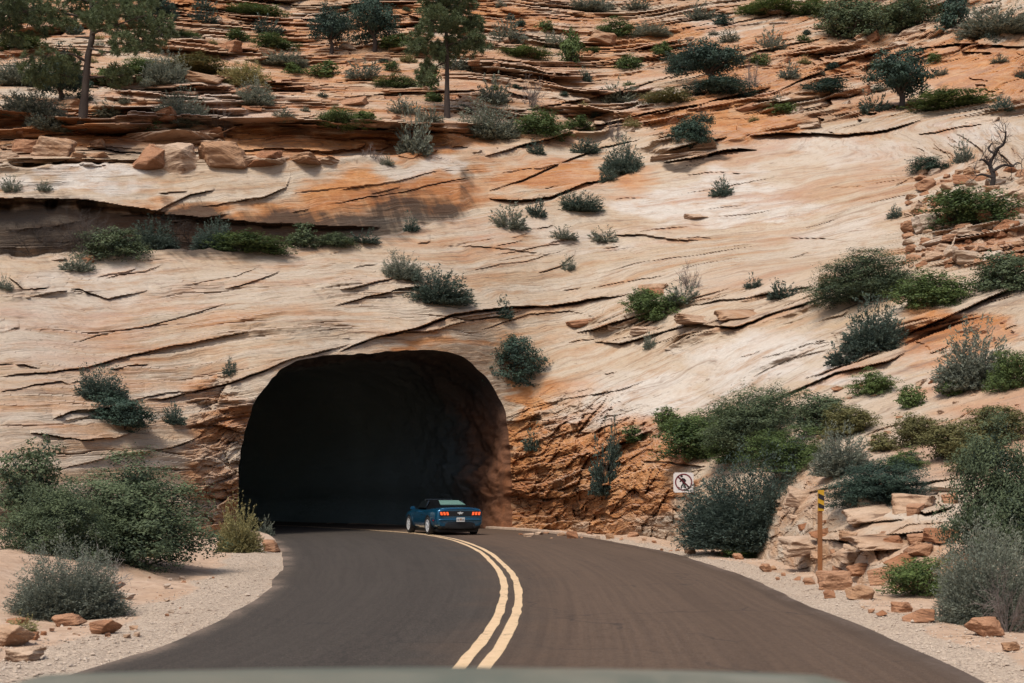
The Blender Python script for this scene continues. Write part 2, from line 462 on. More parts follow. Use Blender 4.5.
# benches: above the line the rock is set back by this much at each point
BENCHES = [
 ([(-500,285),(-300,270),(0,258),(130,253),(290,247),(340,243),(416,229),(480,218),(540,205),(600,188),(640,165)],
  [10,10,9,9,8,7,6,5,3,1.2,0], 95),
 ([(-400,160),(0,166),(130,166),(230,158),(350,156),(420,152),(490,150),(560,138)], [4,4,3.5,3.5,3,2.5,1.5,0], 60),
]
# colour zones: centre, radii, strength
ORANGE = [(330,142,150,17,.85),(60,130,90,10,.5),(568,172,90,26,.75),(720,120,65,22,.8),(965,72,95,26,.9),(400,196,115,26,.85),(300,218,130,18,.7),(190,222,120,18,.5),
 (165,8,70,20,.9),(450,15,120,16,.55),(640,45,90,20,.4),(590,475,105,68,.95),(520,450,20,90,.9),(660,490,40,40,.75),(950,334,52,30,1.0),(215,450,34,80,.55),
 (235,430,14,70,.5),(470,343,70,9,.6),(110,415,130,28,.30),(985,240,70,40,.3),(860,560,90,30,.4),(1010,455,40,30,.4),(420,280,60,24,.12),
 (870,565,140,60,.62),(795,530,60,70,.42),(960,470,80,40,.35),(980,390,60,30,.45),(60,20,50,15,.5),(560,390,60,20,.35),(800,190,90,40,.10),(300,60,150,40,.22),(780,65,110,35,.30),(900,180,80,40,.12)]
WHITE = [(60,180,120,14,.9),(190,100,120,22,.75),(400,165,60,10,.6),(720,200,110,26,.95),(840,150,120,20,.6),(640,400,90,40,.75),(760,360,90,34,.8),(850,230,60,30,.5),
 (640,100,60,16,.7),(120,290,150,30,.5),(60,330,120,40,.45),(300,280,160,30,.35),(560,235,120,20,.45),(800,60,60,14,.5),(720,30,60,12,.6),(990,130,50,16,.6),(880,500,80,24,.5),(830,380,60,12,.8)]
DARK = [(60,228,150,26,1.3),(190,232,90,26,1.15),(300,228,130,20,1.0),(410,214,70,14,.85),(390,196,50,8,.5),(694,162,32,5,.9),(400,205,70,14,.35),(150,12,60,14,.35),(600,500,40,40,.22),(1010,300,40,20,.2),(655,520,20,20,.3),(110,150,40,6,.5),(0,150,40,10,.3)]  # dark stains, plus shade of the left hollow and overhang painted as dark rock
ROUGH = [(590,475,92,75,1.0),(220,460,36,85,.8),(990,230,95,45,.85),(925,345,120,48,.9),(880,520,140,60,.55),(1040,480,90,80,.6),(655,325,70,26,1.0),(745,306,110,24,1.0),(860,368,110,22,1.0),(300,330,90,10,.4),(60,395,80,20,.45),(40,285,60,16,.5),(375,290,60,18,.5),(60,150,70,18,.6),(690,155,40,12,.6),(980,150,60,20,.5)]

def blobs(px, py, lst, warp=0.0):
    r = np.zeros(px.shape)
    if warp:
        wx, wy = px, py
        px = wx + warp * 1.9 * fbm(wx / 40, wy / 14, 0, 301, 4)
        py = wy + warp * .8 * fbm(wx / 40, wy / 14, 5, 302, 4)
    for cx, cy, rx, ry, s in lst:
        d = ((px - cx) / rx) ** 2 + ((py - cy) / ry) ** 2
        r = np.maximum(r, s * (1 - sstep(0.45, 1.35, np.sqrt(d))))
    return r

TUN = [(238.5,548),(238.5,512),(238.8,480),(240,458),(244,434),(250,414),(257,398),(267,384),(279,372),(294,362),(311,357.5),(331,355),(361,353.5),(395,351),(415,350),(435,350),(447,351.5),(459,355),(469,361.5),(479,370),(488,380),(496,391),(502,404),(506,417),(509,440),(511,470),(511.5,500),(512,540)]
_tp = np.array(TUN, float)
def densify(p, step):
    out = []
    for a, b in zip(p[:-1], p[1:]):
        n = max(1, int(np.hypot(*(b - a)) / step))
        for i in range(n):
            out.append(a + (b - a) * i / n)
    out.append(p[-1])
    return np.array(out)
TUNP = densify(np.vstack([_tp[:2], catmull(_tp[1:-1], 140)[1:-1], _tp[-2:]]), 1.6)
TUNP[1:-1, 0] += 1.0 * vnoise(TUNP[1:-1, 1] / 9, TUNP[1:-1, 0] / 9, 0, 3)
TUNP[1:-1, 1] += 1.0 * vnoise(TUNP[1:-1, 1] / 9, TUNP[1:-1, 0] / 9, 4, 3)
TUNP[:, 1] = np.where((TUNP[:, 1] > 0), TUNP[:, 1], TUNP[:, 1])

_rc = random.Random(11)
for _ in range(90):      # hairline cracks and thin flakes following the bedding
    x0_, y0_ = _rc.uniform(-30, 1030), _rc.uniform(170, 440)
    if 225 < x0_ < 515 and y0_ > 335: continue
    if y0_ > 380 and 500 < x0_ < 560: continue
    sl0 = float(np.interp(x0_, [0, 300, 500, 700, 850, 1030], [.20, .20, .17, .26, .33, .42]))
    if y0_ < 250 and x0_ > 600: sl0 = float(np.interp(x0_, [600, 750, 900], [.14, .04, .02]))
    if y0_ < 250 and x0_ < 330: sl0 = .12
    ln_ = _rc.choice([14, 18, 24, 30, 40, 60, 80])
    big_ = _rc.random() < .12
    pts_ = [(x0_ + ln_ * f_, y0_ - ln_ * f_ * sl0 * _rc.uniform(.75, 1.25)) for f_ in (0, .35, .7, 1)]
    LEDGES.append((pts_, _rc.uniform(.25, .45) if big_ else _rc.uniform(.08, .2), 14, _rc.uniform(.2, .45), _rc.uniform(1.1, 1.8)))

def in_tunnel(px, py):
    ins = np.zeros(px.shape, bool)
    P = np.vstack([TUNP, [[512, 700], [238.5, 700]]])
    n = len(P)
    j = n - 1
    for i in range(n):
        xi, yi = P[i]; xj, yj = P[j]
        if yi != yj:
            c = ((yi > py) != (yj > py)) & (px < (xj - xi) * (py - yi) / (yj - yi) + xi)
            ins ^= c
        j = i
    return ins

UB = np.array([(-500,165),(0,160),(230,158),(480,150),(620,140),(660,150),(760,135),(920,115),(1100,108),(1540,108)], float)

def hill_depth(px, py):
    """depth, bedding coordinate and zone colours of the slope for arrays of picture positions"""
    D0 = base_depth(px, py)
    D = D0.copy()
    for line, amps, fade in BENCHES:
        L = np.array(line, float)
        yl = np.interp(px, L[:, 0], L[:, 1]) + 2.5 * vnoise(px / 26, 0, 0, 31) + 1.2 * vnoise(px / 7, 0, 0, 32)
        am = np.interp(px, L[:, 0], amps)
        dy = yl - py
        ds_ = np.interp(px, L[:, 0], L[:, 1]) - py
        D = D + np.where(dy > 0, am * np.clip(1 - ds_ / fade, 0, 1) * sstep(0, 2.2, dy), 0)
    X = (px - CX) / F * D; Z = CAMH + (HY - py) / F * D
    # bedding coordinate
    up = sstep(-12, 14, np.interp(px, UB[:, 0], UB[:, 1]) - py)
    Xp = np.clip(X, 0, None)
    gs = 0.20 * X + 0.0072 * Xp * Xp
    gu = 0.03 * X + 0.0080 * Xp * Xp
    dome_ = blobs(px, py, [(840, 200, 290, 64, 1.0)])
    gs = gs * (1 - dome_) + (0.06 * X + 0.75) * dome_
    bed = Z - (gs * (1 - up) + gu * up) - 0.10 * (D - 60) * up + 0.5 * fbm(X * 0.09, D * 0.09, Z * 0.09, 41, 3)
    rough = blobs(px, py, ROUGH, 6)
    cut = blobs(px, py, [(585, 475, 95, 76, 1.0), (221, 465, 26, 80, .8), (660, 505, 50, 50, .8), (795, 520, 50, 60, .55), (905, 545, 90, 45, .35)])
    edge = 1.0
    # stepped beds of the upper slope
    def steps(h, amp, seed, brk, notch):
        wp = 0.45 * fbm(X * 0.22, D * 0.22, Z * 0.22, seed, 3)
        t = bed / h + wp
        k = np.floor(t); f = t - k
        c = np.floor((X + 2.2 * vnoise(X * .3, D * .3, k * 1.7, seed + 5)) / brk + k * 0.37)
        a = 0.12 + 0.88 * (0.25 * _hash(k, c, k * 0 + 3, seed) + 0.75 * sstep(-.45, .45, vnoise(X / brk * 1.3, k * 5.37, D * .12, seed + 3)))
        a2 = sstep(-0.55, 0.15, vnoise(X * 0.10, k * 2.1, D * 0.08, seed + 9))
        pr = -np.power(f, 1.3)
        nt = np.where(f < 0.16, 1 - f / 0.16, 0) * sstep(-.3, .3, vnoise(X / brk * 2.1, k * 3.1, D * .1, seed + 4))
        return h * amp * a * a2 * pr + h * notch * a * a2 * nt
    sl = up * (1 - 0.55 * np.clip(blobs(px, py, [(330,141,160,14,1.0),(720,122,60,18,1.0),(975,74,80,20,1.0)]), 0, 1))
    D = D + sl * (steps(2.6, 1.75, 61, 9.0, .55) + steps(1.05, 1.8, 62, 4.6, .95) + steps(0.48, 1.4, 63, 2.6, .8))
    rz = rough * (1 - up)
    D = D + rz * (steps(0.85, 1.9, 71, 3.6, .8) + steps(0.40, 2.0, 72, 2.0, 1.0)) * (1 - .6 * cut) * np.clip(D0 / 42, .45, 1)
    sm = (1 - up) * (1 - rough)
    sp = sstep(-0.1, 0.5, fbm(X * 0.16, D * 0.16, Z * 0.3, 81, 3))
    D = D + sm * (1.0 * sp * steps(0.62, 0.6, 82, 6.0, .40) + steps(0.22, 0.35, 83, 3.0, .22) * (0.3 + 0.7 * sp))
    # broad undulation
    D = D + 0.9 * (0.35 + 0.65 * up) * fbm(X * 0.13, D * 0.13, Z * 0.2, 91, 3) * np.clip(D0 / 60, .3, 1)
    D = D + 0.07 * fbm(X * 1.4, D * 1.4, Z * 2.2, 95, 3) * (0.5 + rough + up)
    # shattered rock of the road cut
    m = cut > 0.01
    if m.any():
        xs, ds, zs = X[m], D0[m], Z[m]
        tilt = 0.45
        u_ = xs * 1.0 + zs * tilt; v_ = zs - xs * tilt
        wx = u_ + .18 * vnoise(xs * 1.1, ds, zs * 1.1, 101); wz = v_ + .15 * vnoise(xs * 1.1, ds, zs * 1.1, 102)
        dd = 0
        for sc, am, sd in ((0.55, .75, 111), (1.25, .50, 121), (2.6, .30, 131), (5.0, .16, 137)):
            b1, b2, ci, gx, gy, gz = worley(wx * sc * .75, ds * sc * .3, wz * sc * 1.35, sd)
            hx = (_hash(np.floor(ci * 9999), ci * 0, ci * 0, sd) - .5) * 2.2; hz = _hash(np.floor(ci * 9999), ci * 0 + 1, ci * 0, sd) * 1.6
            dd = dd + am * ((ci - .5) * 1.5 + gx * hx * .9 + gz * (hz - .5) * 1.3 + .30 * (1 - sstep(0.0, .05, b2 - b1)))
            if sd == 121: cellv = ci
            if sd == 111: cellv0 = ci
        D[m] = D[m] + cut[m] * dd * .6
        cutcol = np.zeros(px.shape); cutcol[m] = cut[m] * (cellv * .6 + cellv0 * .4 - .5)
    for line, amp, fade, slot, wd in LEDGES:
        L = np.array(line, float)
        x0, x1 = L[0, 0], L[-1, 0]
        sel = (px > x0) & (px < x1) & (py > L[:, 1].min() - 3 * fade - 12) & (py < L[:, 1].max() + wd * 3 + 12)
        if not sel.any():
            continue
        qx, qy = px[sel], py[sel]
        s = int(x0 * 7 + L[0, 1])
        yl = np.interp(qx, L[:, 0], L[:, 1]) + (1.0 if wd < 8 else .7) * vnoise(qx / 24, s, 0, 141) + .35 * vnoise(qx / 9, s, 0, 142) + .22 * vnoise(qx / 3.2, s, 0, 143)
        tp = np.clip(np.minimum(qx - x0, x1 - qx) / (0.18 * (x1 - x0)), 0, 1) ** .6
        br = 0.35 + 0.65 * sstep(-.5, .15, vnoise(qx / 17, s, 7, 144))
        dy = yl - qy
        am = amp * tp * (0.55 + 0.45 * sstep(-.6, .4, vnoise(qx / 55, s, 9, 145)))
        thin = .38 if amp < .5 else .60
        wv = wd * thin * (0.25 + 0.75 * tp * br)
        slot_ = slot * (.6 if amp < .5 else .9)
        up_ = sstep(-.45, .45, dy)
        add = up_ * -am * np.exp(-np.clip(dy, 0, None) / (fade * .5)) + (1 - up_) * slot_ * tp * br * np.exp(-(np.clip(-dy - wv * .6, 0, None) / (wv * .45)) ** 2)
        D[sel] = D[sel] + add
    if not m.any(): cutcol = np.zeros(px.shape)
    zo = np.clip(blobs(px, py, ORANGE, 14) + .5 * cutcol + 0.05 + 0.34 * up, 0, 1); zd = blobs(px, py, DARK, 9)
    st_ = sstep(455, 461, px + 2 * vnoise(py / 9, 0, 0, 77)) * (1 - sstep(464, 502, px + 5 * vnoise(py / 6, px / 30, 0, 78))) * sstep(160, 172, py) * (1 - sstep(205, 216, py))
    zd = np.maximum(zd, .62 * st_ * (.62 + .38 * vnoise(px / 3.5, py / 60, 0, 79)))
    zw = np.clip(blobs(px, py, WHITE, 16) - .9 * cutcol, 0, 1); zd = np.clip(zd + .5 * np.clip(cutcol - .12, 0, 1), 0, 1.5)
    for line, amp, fade, slot, wd in LEDGES:      # varnish and rust gathered under the overhangs
        L = np.array(line, float)
        x0, x1 = L[0, 0], L[-1, 0]
        w2 = 4 + 10 * min(1, amp)
        sel = (px > x0) & (px < x1) & (py > L[:, 1].min() - 4) & (py < L[:, 1].max() + w2 + 4)
        dy = py[sel] - np.interp(px[sel], L[:, 0], L[:, 1])
        tq_ = np.clip(np.minimum(px[sel] - x0, x1 - px[sel]) / (0.3 * (x1 - x0)), 0, 1)
        zo[sel] = np.maximum(zo[sel], np.where(dy > -1, (.55 if amp >= .5 else .3) * tq_ * np.clip(1 - dy / w2, 0, 1), 0))
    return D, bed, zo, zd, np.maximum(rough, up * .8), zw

cols = np.concatenate([np.arange(-500, -24, 9.0), np.arange(-24, 1048, 1.25), np.arange(1048, 1541, 9.0)])
NV = 620
v_in = np.linspace(0, 1, NV); 
NC = len(cols)
fy = foot_y(cols)
TOPY = -10.0
rows = []
for v in v_in:
    rows.append(fy + (TOPY - fy) * v)
for yy in np.arange(-18, -161, -7.0):
    rows.append(np.full(NC, yy))
PY = np.array(rows); PX = np.broadcast_to(cols, PY.shape).copy()
NRW = PY.shape[0]
INS = in_tunnel(PX, PY)
# snap the rim of the hole onto the tunnel outline
nb = np.zeros_like(INS)
out_ = ~INS
for dr in (-1, 0, 1):
    for dc in (-1, 0, 1):
        nb |= np.roll(np.roll(out_, dr, 0), dc, 1)
rim = INS & nb
rpx, rpy = PX[rim], PY[rim]
d2 = (rpx[:, None] - TUNP[None, :, 0]) ** 2 + (rpy[:, None] - TUNP[None, :, 1]) ** 2
jj = d2.argmin(1)
PX[rim] = TUNP[jj, 0]; PY[rim] = TUNP[jj, 1]
dead = INS & ~rim
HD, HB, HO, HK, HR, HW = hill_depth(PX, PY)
HX = (PX - CX) / F * HD; HZ = CAMH + (HY - PY) / F * HD
idx = np.arange(NRW * NC).reshape(NRW, NC)
q = np.stack([idx[:-1, :-1], idx[:-1, 1:], idx[1:, 1:], idx[1:, :-1]], -1).reshape(-1, 4)
dd_ = dead.ravel()
q = q[~dd_[q].any(1)]
allrim = rim.ravel()[q].all(1)
q = q[~allrim]
used = np.unique(q)
remap = -np.ones(NRW * NC, int); remap[used] = np.arange(len(used))
V = np.stack([HX.ravel(), HD.ravel(), HZ.ravel()], 1)[used]
hill_me = np_mesh('hillside', V, remap[q], [M['rock']])
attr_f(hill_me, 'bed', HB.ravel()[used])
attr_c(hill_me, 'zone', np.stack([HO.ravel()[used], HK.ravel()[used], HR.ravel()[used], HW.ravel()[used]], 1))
hill = structure(obj('hillside', hill_me))

def hill_point(px, py):
    """real 3-D point of the slope seen at that place of the picture (bilinear)"""
    px = float(px); py = float(py)
    c = int(np.clip(np.searchsorted(cols, px) - 1, 0, NC - 2))
    u = (px - cols[c]) / (cols[c + 1] - cols[c])
    f = foot_y(np.array([px]))[0]
    v = (py - f) / (TOPY - f) * (NV - 1)
    r = int(np.clip(math.floor(v), 0, NV - 2)); w = min(max(v - r, 0), 1)
    D = (HD[r, c] * (1 - u) + HD[r, c + 1] * u) * (1 - w) + (HD[r + 1, c] * (1 - u) + HD[r + 1, c + 1] * u) * w
    return Vector(((px - CX) / F * D, D, CAMH + (HY - py) / F * D))

def ground_point(px, py):
    D = CAMH * F / (py - HY)
    for _ in range(5):
        x = (px - CX) / F * D
        z = float(ground_z(np.array([x]), np.array([D]))[0][0])
        D = (CAMH - z) * F / (py - HY)
    return Vector(((px - CX) / F * D, D, z))

def spot(px, py):
    h = hill_point(px, py) if py < foot_y(np.array([px]))[0] else None
    g = ground_point(px, py) if py > HY + 22 else None
    if h is None: return g
    if g is None: return h
    return g if g.y < h.y else h

# ------------------------------------------------------------------ ground
gx = np.concatenate([np.arange(-220, -16, 12.0), np.arange(-16, 13, 0.13), np.arange(13.5, 221, 12.0)])
gy = np.concatenate([np.arange(-220, 5, 9.0), np.arange(5, 30, 0.13), np.arange(30, 48, 0.18), np.arange(48, 62, 0.5), np.arange(62, 240, 9.0)])
GX, GY = np.meshgrid(gx, gy)
GZ, GD = ground_z(GX, GY)
gi = np.arange(GX.size).reshape(GX.shape)
gq = np.stack([gi[:-1, :-1], gi[:-1, 1:], gi[1:, 1:], gi[1:, :-1]], -1).reshape(-1, 4)

def ground_material():
    t = NT('roadside_dirt')
    P = t.geo()
    g = t.attr('gravel').outputs['Fac']
    n = t.noise(P, 0.7, 6, 0.6); n2 = t.noise(P, 5.0, 6, 0.7)
    vor = t.n('ShaderNodeTexVoronoi'); vor.inputs['Scale'].default_value = 46.0; t.l(P, vor.inputs['Vector'])
    vor2 = t.n('ShaderNodeTexVoronoi'); vor2.inputs['Scale'].default_value = 11.0; t.l(P, vor2.inputs['Vector'])
    sc = t.n('ShaderNodeSeparateColor'); t.l(vor.outputs['Color'], sc.inputs[0])
    sc2 = t.n('ShaderNodeSeparateColor'); t.l(vor2.outputs['Color'], sc2.inputs[0])
    dirt = t.mix(t.mapr(n, 0.3, 0.7), (0.57, 0.43, 0.32), (0.47, 0.32, 0.215))
    dirt = t.mix(t.math('MULTIPLY', t.mapr(n2, 0.45, 0.68), 0.75), dirt, (0.34, 0.22, 0.15))
    gr = t.mix(sc.outputs[0], (0.27, 0.21, 0.165), (0.60, 0.485, 0.37))
    gr = t.mix(t.math('MULTIPLY', t.mapr(n2, 0.4, 0.7), 0.4), gr, (0.52, 0.42, 0.33))
    peb = t.math('MULTIPLY', t.math('GREATER_THAN', sc2.outputs[1], 0.72), t.math('LESS_THAN', vor2.outputs['Distance'], 0.045))
    gf = t.mapr(t.math('ADD', g, t.math('MULTIPLY', t.math('SUBTRACT', n2, 0.5), 0.9)), 0.3, 0.7)
    c = t.mix(gf, dirt, gr)
    c = t.mix(peb, c, (0.34, 0.20, 0.13))
    t.set(Base_Color=c, Roughness=0.95)
    t.b.inputs['Specular IOR Level'].default_value = 0.15
    h = t.math('ADD', t.math('MULTIPLY', sc.outputs[0], t.math('ADD', t.math('MULTIPLY', gf, 0.32), 0.12)), n2)
    t.set(Normal=t.bump(h, 0.7, 0.03))
    return t.m
M['dirt'] = ground_material()
g_me = np_mesh('ground', np.stack([GX, GY, GZ], -1).reshape(-1, 3), gq, [M['dirt']], smooth=True)
wid = np.where(GX < 0, 1.2, .62) + 0.35 * vnoise(GX * .6, GY * .6, 0, 8)
attr_f(g_me, 'gravel', 1 - sstep(wid * .8, wid * 1.25, GD))
structure(obj('ground', g_me))

# ------------------------------------------------------------------ road
def road_material():
    t = NT('asphalt')
    P = t.geo()
    x, y, z = t.sep(P)
    u = t.attr('across').outputs['Fac']
    v = t.attr('along').outputs['Fac']
    streak = t.noise(t.comb(t.math('MULTIPLY', u, 80.0), t.math('MULTIPLY', v, 0.12), 0.0), 1.0, 5, 0.6)
    agg = t.noise(P, 60.0, 3, 0.7)
    agg2 = t.noise(P, 14.0, 4, 0.7)
    blot = t.noise(P, 0.55, 5, 0.6)
    side = t.mapr(t.math('ADD', u, t.math('MULTIPLY', t.math('SUBTRACT', blot, 0.5), 0.25)), 0.40, 0.60)
    c = t.mix(side, (0.047, 0.041, 0.034), (0.108, 0.071, 0.047))
    c = t.mix(t.math('MULTIPLY', t.mapr(streak, 0.45, 0.62), 0.42), c, t.mix(1.0, c, (0.62, 0.61, 0.62), 'MULTIPLY'))
    c = t.mix(t.math('MULTIPLY', t.mapr(streak, 0.50, 0.28), 0.25), c, t.mix(1.0, c, (1.4, 1.35, 1.32), 'MULTIPLY'))
    c = t.mix(t.math('MULTIPLY', t.mapr(agg, 0.5, 0.66), 0.60), c, (0.17, 0.132, 0.11))
    c = t.mix(t.math('MULTIPLY', t.mapr(agg2, 0.48, 0.68), 0.60), c, t.mix(1.0, c, (0.6, 0.6, 0.6), 'MULTIPLY'))
    tr = t.math('SINE', t.math('MULTIPLY', u, 25.13))
    c = t.mix(t.math('MULTIPLY', t.mapr(tr, 0.2, 1.0), 0.16), c, t.mix(1.0, c, (0.6, 0.58, 0.58), 'MULTIPLY'))
    vc = t.n('ShaderNodeTexVoronoi', feature='DISTANCE_TO_EDGE'); vc.inputs['Scale'].default_value = 0.32
    wob = t.n('ShaderNodeVectorMath', operation='ADD'); t.l(P, wob.inputs[0])
    nz_ = t.n('ShaderNodeTexNoise'); nz_.inputs['Scale'].default_value = 1.3; nz_.inputs['Detail'].default_value = 5; t.l(P, nz_.inputs['Vector'])
    t.l(nz_.outputs['Color'], wob.inputs[1]); t.l(wob.outputs[0], vc.inputs['Vector'])
    crk = t.math('MULTIPLY', t.math('LESS_THAN', vc.outputs['Distance'], 0.007), t.mapr(blot, 0.46, 0.56))
    c = t.mix(t.math('MULTIPLY', crk, 0.55), c, (0.030, 0.026, 0.024))
    oil = t.noise(P, 0.9, 4, 0.7, 1.0)
    c = t.mix(t.math('MULTIPLY', t.mapr(oil, 0.58, 0.72), 0.4), c, t.mix(1.0, c, (0.62, 0.6, 0.6), 'MULTIPLY'))
    # dust blown in from the shoulders
    e = t.math('ABSOLUTE', t.math('SUBTRACT', u, 0.5))
    ed = t.math('MULTIPLY', t.mapr(t.math('ADD', e, t.math('MULTIPLY', t.math('SUBTRACT', agg2, 0.5), 0.08)), 0.468, 0.506), t.mapr(blot, 0.38, 0.62, 0.1, 0.85))
    c = t.mix(ed, c, (0.30, 0.225, 0.175))
    t.set(Base_Color=c, Roughness=0.82)
    t.b.inputs['Specular IOR Level'].default_value = 0.25
    t.set(Normal=t.bump(agg, 0.5, 0.008))
    return t.m
M['asphalt'] = road_material()
NU = 16
uu = np.linspace(0, 1, NU + 1)
Lj = cL + np.stack([.07 * vnoise(cL[:, 1] * .35, 0, 0, 51) + .03 * vnoise(cL[:, 1] * 1.3, 0, 0, 53), 0 * cL[:, 0]], 1)
Rj = cR + np.stack([.07 * vnoise(cR[:, 1] * .35, 9, 0, 52) + .03 * vnoise(cR[:, 1] * 1.3, 9, 0, 54), 0 * cL[:, 0]], 1)
RV = []
for u in uu:
    p = np.where(u <= .5, 1, 0)
    pt = (Lj * (1 - 2 * u) + cC * 2 * u) if u <= .5 else (cC * (2 - 2 * u) + Rj * (2 * u - 1))
    zz = 0.03 * (1 - (2 * u - 1) ** 2) - 0.0
    RV.append(np.concatenate([pt, np.full((NR, 1), zz)], 1))
RV = np.array(RV)          # (NU+1, NR, 3)
# rounded drop at both edges
ext = np.concatenate([RV[:1] - 0, RV, RV[-1:] - 0], 0).copy()
ext[0, :, 2] -= .08; ext[-1, :, 2] -= .08
ri = np.arange(ext.shape[0] * NR).reshape(ext.shape[0], NR)
rq = np.stack([ri[:-1, :-1], ri[1:, :-1], ri[1:, 1:], ri[:-1, 1:]], -1).reshape(-1, 4)
r_me = np_mesh('road', ext.reshape(-1, 3), rq, [M['asphalt']], smooth=True)
attr_f(r_me, 'across', np.repeat(np.concatenate([[0], uu, [1]]), NR))
seg = np.concatenate([[0], np.cumsum(np.linalg.norm(np.diff(cC, axis=0), axis=1))])
attr_f(r_me, 'along', np.tile(seg, ext.shape[0]))
road = structure(obj('road', r_me))

def paint_material():
    t = NT('worn_yellow_paint')
    P = t.geo()
    n = t.noise(P, 9.0, 6, 0.7); n2 = t.noise(P, 45.0, 3, 0.7); n3 = t.noise(P, 1.6, 3, 0.6)
    c = t.mix(t.mapr(n, 0.35, 0.7), (0.74, 0.54, 0.33), (0.63, 0.44, 0.25))
    w = t.math('ADD', t.math('MULTIPLY', n, 0.6), t.math('ADD', t.math('MULTIPLY', n2, 0.3), t.math('MULTIPLY', n3, 0.3)))
    c = t.mix(t.mapr(w, 0.66, 0.78), c, (0.09, 0.07, 0.062))
    t.set(Base_Color=c, Roughness=0.75)
    t.set(Normal=t.bump(n2, 0.4, 0.004))
    return t.m
M['paint'] = paint_material()
def line_strip(off, width, seed):
    tan = np.gradient(cC, axis=0); tan /= np.linalg.norm(tan, axis=1)[:, None]
    nor = np.stack([tan[:, 1], -tan[:, 0]], 1)
    k = np.arange(NR)
    a = cC + nor * (off - width / 2 + 0.010 * vnoise(k * .27, seed, 0, 55))[:, None]
    b = cC + nor * (off + width / 2 + 0.010 * vnoise(k * .27, seed, 5, 56))[:, None]
    z = np.full((NR, 1), 0.034)
    Vv = np.concatenate([np.concatenate([a, z], 1), np.concatenate([b, z], 1)], 0)
    i = np.arange(NR - 1)
    return np_mesh('centre_line', Vv, np.stack([i, i + NR, i + NR + 1, i + 1], 1), [M['paint']])
obj('centre_line', line_strip(-0.108, 0.118, 1), road)
obj('centre_line', line_strip(0.108, 0.118, 2), road)

# ------------------------------------------------------------------ tunnel
def lining_material():
    t = NT('tunnel_rock')
    P = t.geo()
    s = t.attr('inside').outputs['Fac']
    n = t.noise(P, 1.2, 6, 0.65); n2 = t.noise(P, 6, 5, 0.7)
    x, y, z = t.sep(P)
    st = t.noise(t.comb(t.math('MULTIPLY', t.math('ADD', x, y), 1.6), t.math('MULTIPLY', y, 1.0), t.math('MULTIPLY', z, 0.18)), 1.0, 5, 0.6)
    c = t.mix(t.mapr(n, 0.3, 0.7), (0.34, 0.145, 0.070), (0.20, 0.090, 0.050))
    c = t.mix(t.math('MULTIPLY', t.mapr(st, 0.45, 0.7), 0.7), c, (0.09, 0.05, 0.035))
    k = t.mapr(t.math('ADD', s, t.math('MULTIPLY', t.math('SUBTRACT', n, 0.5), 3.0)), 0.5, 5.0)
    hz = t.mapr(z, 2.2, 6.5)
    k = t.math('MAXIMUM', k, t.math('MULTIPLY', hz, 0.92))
    c = t.mix(k, c, t.mix(t.mapr(s, 3.0, 14.0), (0.035, 0.038, 0.039), (0.27, 0.33, 0.335)))  # deep wall colour made paler, standing in for light further inside
    t.set(Base_Color=c, Roughness=0.95)
    t.b.inputs['Specular IOR Level'].default_value = 0.1
    t.set(Normal=t.bump(t.math('ADD', n2, n), 0.6, 0.10))
    return t.m
M['lining'] = lining_material()
tp = TUNP.copy()
tD, *_ = hill_depth(tp[:, 0], tp[:, 1])
loop = np.stack([(tp[:, 0] - CX) / F * tD, tD, CAMH + (HY - tp[:, 1]) / F * tD], 1)
loop[0, 2] = -.4; loop[-1, 2] = -.4
PATH = catmull([(0, 0), (-1.1, 1.8), (-2.5, 3.9), (-4.1, 6.2), (-6.2, 9.0), (-11, 14.5), (-18, 21), (-27, 27.5), (-37, 33)], 150)
TV = []; TS = []
plen = np.concatenate([[0], np.cumsum(np.linalg.norm(np.diff(PATH, axis=0), axis=1))])
cen = loop.mean(0)
for i, (ox, oy) in enumerate(PATH):
    p = loop.copy()
    p[:, 0] += ox; p[:, 1] += oy
    f = sstep(0, 2.5, np.array(plen[i]))
    n = 0.28 * fbm(p[:, 0] * .55, p[:, 1] * .55, p[:, 2] * .55, 161, 4) + 0.14 * vnoise(p[:, 0] * 2.2, p[:, 1] * 2.2, p[:, 2] * 2.2, 165) + 0.10 * fbm(p[:, 0] * 5, p[:, 1] * 5, p[:, 2] * 5, 166, 2)
    dirv = p - (cen + np.array([ox, oy, 0])); dirv[:, 1] *= .3
    dirv /= np.linalg.norm(dirv, axis=1)[:, None]
    if i:
        ks = np.array([1, 2, 3, 4, 5, 6, 7, 6, 5, 4, 3, 2, 1], float); ks /= ks.sum()
        sm_ = np.stack([np.convolve(np.pad(p[:, c_], 6, mode='edge'), ks, 'valid') for c_ in range(3)], 1)
        for _k in range(2):
            sm_ = np.stack([np.convolve(np.pad(sm_[:, c_], 6, mode='edge'), ks, 'valid') for c_ in range(3)], 1)
        fs_ = sstep(0, 0.9, np.array(plen[i]))
        p = p * (1 - fs_) + sm_ * fs_
    p = p + dirv * (n * f * (1 - .75 * sstep(2, 9, np.array(plen[i]))))[:, None] + dirv * 0.02 * f
    TV.append(p); TS.append(np.full(len(p), plen[i]))
TV = np.array(TV); TS = np.array(TS)
nl = len(loop)
ti = np.arange(150 * nl).reshape(150, nl)
tq = np.stack([ti[:-1, :-1], ti[:-1, 1:], ti[1:, 1:], ti[1:, :-1]], -1).reshape(-1, 4)
